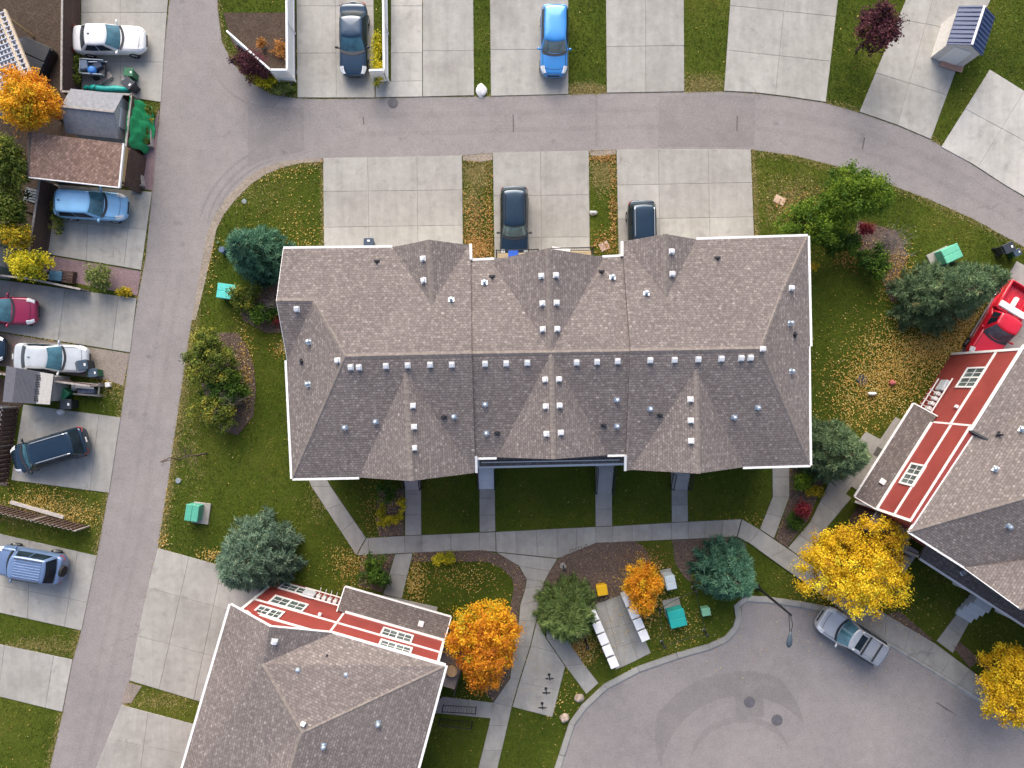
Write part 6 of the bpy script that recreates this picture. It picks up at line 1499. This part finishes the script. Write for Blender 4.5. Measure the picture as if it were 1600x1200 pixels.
# pale teal pool house roof at the left edge
gable_shed(-8, 402, 2.6, 2.4, 1.9, .4, R(-8), simple('teal_wall', (.3, .42, .42), .6), simple('pale_teal_roof', (.30, .48, .48), .5, .12), 'pale teal roofed shed at the left edge behind the yellow tree', .12)
c = P(30, 386); e = empty('bench', c, 'grey garden bench beside the teal roofed shed', 'bench', rz=R(-8)); MB().box((0, 0, .42), (1.0, .45, .06), 0, .01).build('seat', MATS['wood_grey'], e, True); MB().box((0, .22, .68), (1.0, .05, .4), 0, .01).build('backrest', MATS['white'], e, True)
for s in (-1, 1): MB().box((s*.42, 0, .2), (.07, .4, .4)).build('leg', MATS['wood_grey'], e, True)
# trailer frame beside the brown fence
c = P(143, 609); e = empty('trailer_frame', c, 'grey wooden frame with junk beside the brown fence', 'frame', rz=R(-4))
for y in (-.32, .4): MB().box((0, y, .5), (1.7, .1, .08)).build('beam', MATS['wood_grey'], e, True)
MB().box((.78, .05, .5), (.08, .9, .08)).build('crosspiece', MATS['wood_grey'], e, True); MB().box((-.1, .22, .58), (1.2, .3, .06), 0, .01).build('plank', simple('pale_plank', (.46, .44, .42), .8), e, True); MB().box((-.1, -.1, .3), (1.1, .35, .3), .1, .05).build('junk', simple('slate_junk', (.16, .18, .24), .6, .3), e, True)
for x in (-.75, .75):
    for y in (-.32, .4): MB().box((x, y, .23), (.08, .08, .46)).build('leg', MATS['wood_grey'], e, True)
c = P(6, 642); e = empty('storage_tub', c, 'blue bin behind the staggered picket fence', 'tub'); MB().box((0, 0, .45), (.8, .7, .9), 0, .05).build('tub', simple('slate_tub', (.12, .16, .22), .5), e, True); MB().box((0, 0, .93), (.86, .76, .06), 0, .02).build('lid', simple('slate_lid', (.22, .27, .32), .5), e, True)

# ------------------------------------------------------------------ fallen leaves and grass
def litter(poly_px, n, mat_key, falloff=None):
    return pts_in(P2(poly_px), n)
def gauss(px, py, s, n, sy=None):
    n = int(n*1.45)
    c = P(px, py); return np.stack([RNG.normal(c.x, s/PXM, n), RNG.normal(c.y, (sy or s)/PXM, n)], 1)
def clear_of(pts, polys):
    k = np.ones(len(pts), bool)
    for q in polys: k &= ~inside(pts, q)
    return pts[k]
HARD = [q for q in NOGRASS]
Yl = [gauss(1395, 570, 42, 2600, 40), gauss(1370, 600, 38, 1300, 26), gauss(1515, 505, 18, 1900, 26), gauss(1465, 545, 32, 1700, 16), gauss(1330, 640, 26, 420), gauss(1400, 420, 16, 330, 22),
      gauss(382, 560, 9, 260, 36), gauss(388, 600, 5, 120, 30), gauss(440, 545, 8, 110), gauss(560, 880, 24, 620, 18), gauss(650, 905, 9, 520, 22), gauss(905, 1012, 18, 520, 16), gauss(1000, 935, 26, 900, 26), gauss(330, 868, 12, 160, 6), gauss(255, 845, 7, 60),
      gauss(60, 785, 34, 700, 14), gauss(120, 805, 26, 340, 10), gauss(175, 590, 14, 240, 10), gauss(60, 532, 50, 300, 6), gauss(90, 525, 60, 260, 5), gauss(480, 375, 26, 150, 20), gauss(440, 330, 40, 90, 30), gauss(595, 800, 16, 240, 24), gauss(720, 900, 36, 330, 16), gauss(1060, 985, 26, 260, 24), gauss(1000, 1090, 0.1, 2),
      gauss(870, 1085, 20, 150, 26), gauss(1300, 930, 40, 260, 20), gauss(1350, 950, 50, 300, 14), gauss(1180, 820, 24, 130, 9), gauss(1250, 730, 14, 120, 12), gauss(375, 895, 18, 100, 10), gauss(430, 270, 40, 120, 6), gauss(330, 380, 5, 130, 40), gauss(260, 760, 4, 80, 60), gauss(745, 1075, 20, 120, 16)]
Yl.append(clear_of(np.stack([RNG.uniform(-34, 34, 2600), RNG.uniform(-26, 26, 2600)], 1), []))
Yl = clear_of(np.concatenate(Yl), [p for p in NOGRASS if p not in MULCH][:])
stuff('fallen_leaves', flat_bits(Yl, .05, .026, .056, .7), 4, MATS['litter'], np.repeat(np.clip(RNG.normal(.58, .22, len(Yl)), 0, 1), 4), 'yellow fallen leaves scattered over the lawns')
Ru = [pts_in(P2([(724, 300), (768, 320), (770, 405), (724, 400)]), 420), gauss(745, 390, 13, 620, 10), gauss(742, 350, 16, 220, 26), gauss(765, 330, 3, 120, 40), gauss(958, 320, 4, 300, 50), gauss(940, 380, 14, 170, 10), gauss(940, 243, 12, 260, 5), gauss(745, 250, 14, 60, 5), gauss(1260, 325, 26, 420, 14), gauss(1010, 885, 18, 460, 16), gauss(1005, 950, 12, 200, 14), gauss(905, 1008, 12, 330, 14), gauss(1330, 400, 20, 240, 12), gauss(1400, 430, 12, 330, 26), gauss(500, 250, 14, 40, 3), gauss(430, 490, 8, 60, 20), gauss(695, 985, 7, 90, 18)]
Ru = clear_of(np.concatenate(Ru), [p for p in NOGRASS if p not in MULCH])
stuff('fallen_leaves', flat_bits(Ru, .05, .03, .062, .7), 4, MATS['litter_rust'], np.repeat(np.clip(RNG.normal(.5, .24, len(Ru)), 0, 1), 4), 'rusty brown fallen leaves in the verges and beds')
# a few stray leaves on paving
St = np.concatenate([gauss(1340, 960, 60, 130, 26), gauss(800, 1040, 18, 60, 40), gauss(1210, 1000, 90, 60, 30), gauss(960, 980, 16, 60, 30)])
stuff('fallen_leaves', flat_bits(St, .12, .03, .055, .3), 4, MATS['litter'], np.repeat(RNG.uniform(.3, 1, len(St)), 4), 'stray yellow leaves on the paths and the street')

def blades(pts, hmin, hmax, wid, lean):
    n = len(pts); a = RNG.uniform(0, 2*np.pi, n); w = RNG.uniform(.6, 1.3, n)*wid; h = RNG.uniform(hmin, hmax, n)
    l = RNG.normal(0, lean, (n, 2))
    z = np.zeros(n); d = np.stack([np.cos(a)*w, np.sin(a)*w, z], 1); c = np.concatenate([pts, z[:, None]], 1)
    tip = c+np.concatenate([l, h[:, None]], 1)
    return np.stack([c-d, c+d, tip], 1).reshape(-1, 3)
G = np.stack([RNG.uniform(-35, 35, 700000), RNG.uniform(-26.5, 26.5, 700000)], 1)
G = clear_of(G, NOGRASS)
stuff('grass', blades(G, .05, .11, .02, .05), 3, MATS['grass'], np.repeat(np.clip(RNG.normal(.45, .2, len(G)), 0, 1), 3), 'short mown green grass of all the lawns')
# straw-coloured fringe where lawn meets road, paths and drives
E = []
def along(pts_px, n, side, s=.16):
    q = [Vector(p) for p in P2(pts_px)]; L = [(q[i+1]-q[i]).length for i in range(len(q)-1)]; tot = sum(L)
    for i in range(len(q)-1):
        k = int(n*L[i]/tot); t = RNG.uniform(0, 1, k)[:, None]; d = (q[i+1]-q[i]).normalized(); nn = np.array([-d.y, d.x])*side
        E.append(np.array(q[i])[None]*(1-t)+np.array(q[i+1])[None]*t+np.abs(RNG.normal(0, s, k))[:, None]*nn[None])
along(CORNER_R[:20], 14000, -1, .26); along(CORNER_R[19:], 6000, -1, .2); along(LANE_T, 6000, -1, .16); along(ALLEY_L, 6000, -1, .18)
along([(505, 247), (507, 395)], 900, -1, .1); along([(1173, 234), (1180, 380)], 1200, 1, .16)
E.append(gauss(1240, 320, 26, 3000, 22)); E.append(gauss(745, 270, 14, 1500, 12)); E.append(gauss(940, 270, 12, 1500, 16)); E.append(gauss(740, 320, 10, 1400, 30)); E.append(gauss(300, 690, 10, 600, 60)); E.append(gauss(60, 1010, 50, 1400, 8)); E.append(gauss(255, 1095, 30, 700, 8))
E.append(gauss(917, 140, 22, 1400, 5)); E.append(gauss(1100, 132, 18, 1200, 8)); E.append(gauss(60, 800, 50, 1800, 10)); E.append(gauss(175, 590, 14, 900, 20)); E.append(gauss(400, 300, 40, 500, 20)); E.append(gauss(500, 780, 10, 300, 20))
E = clear_of(np.concatenate(E), NOGRASS)
stuff('dry_grass', blades(E, .03, .06, .022, .10), 3, MATS['dry_grass'], np.repeat(np.clip(RNG.normal(.45, .22, len(E)), 0, 1), 3), 'straw coloured dry grass along the lane edges')
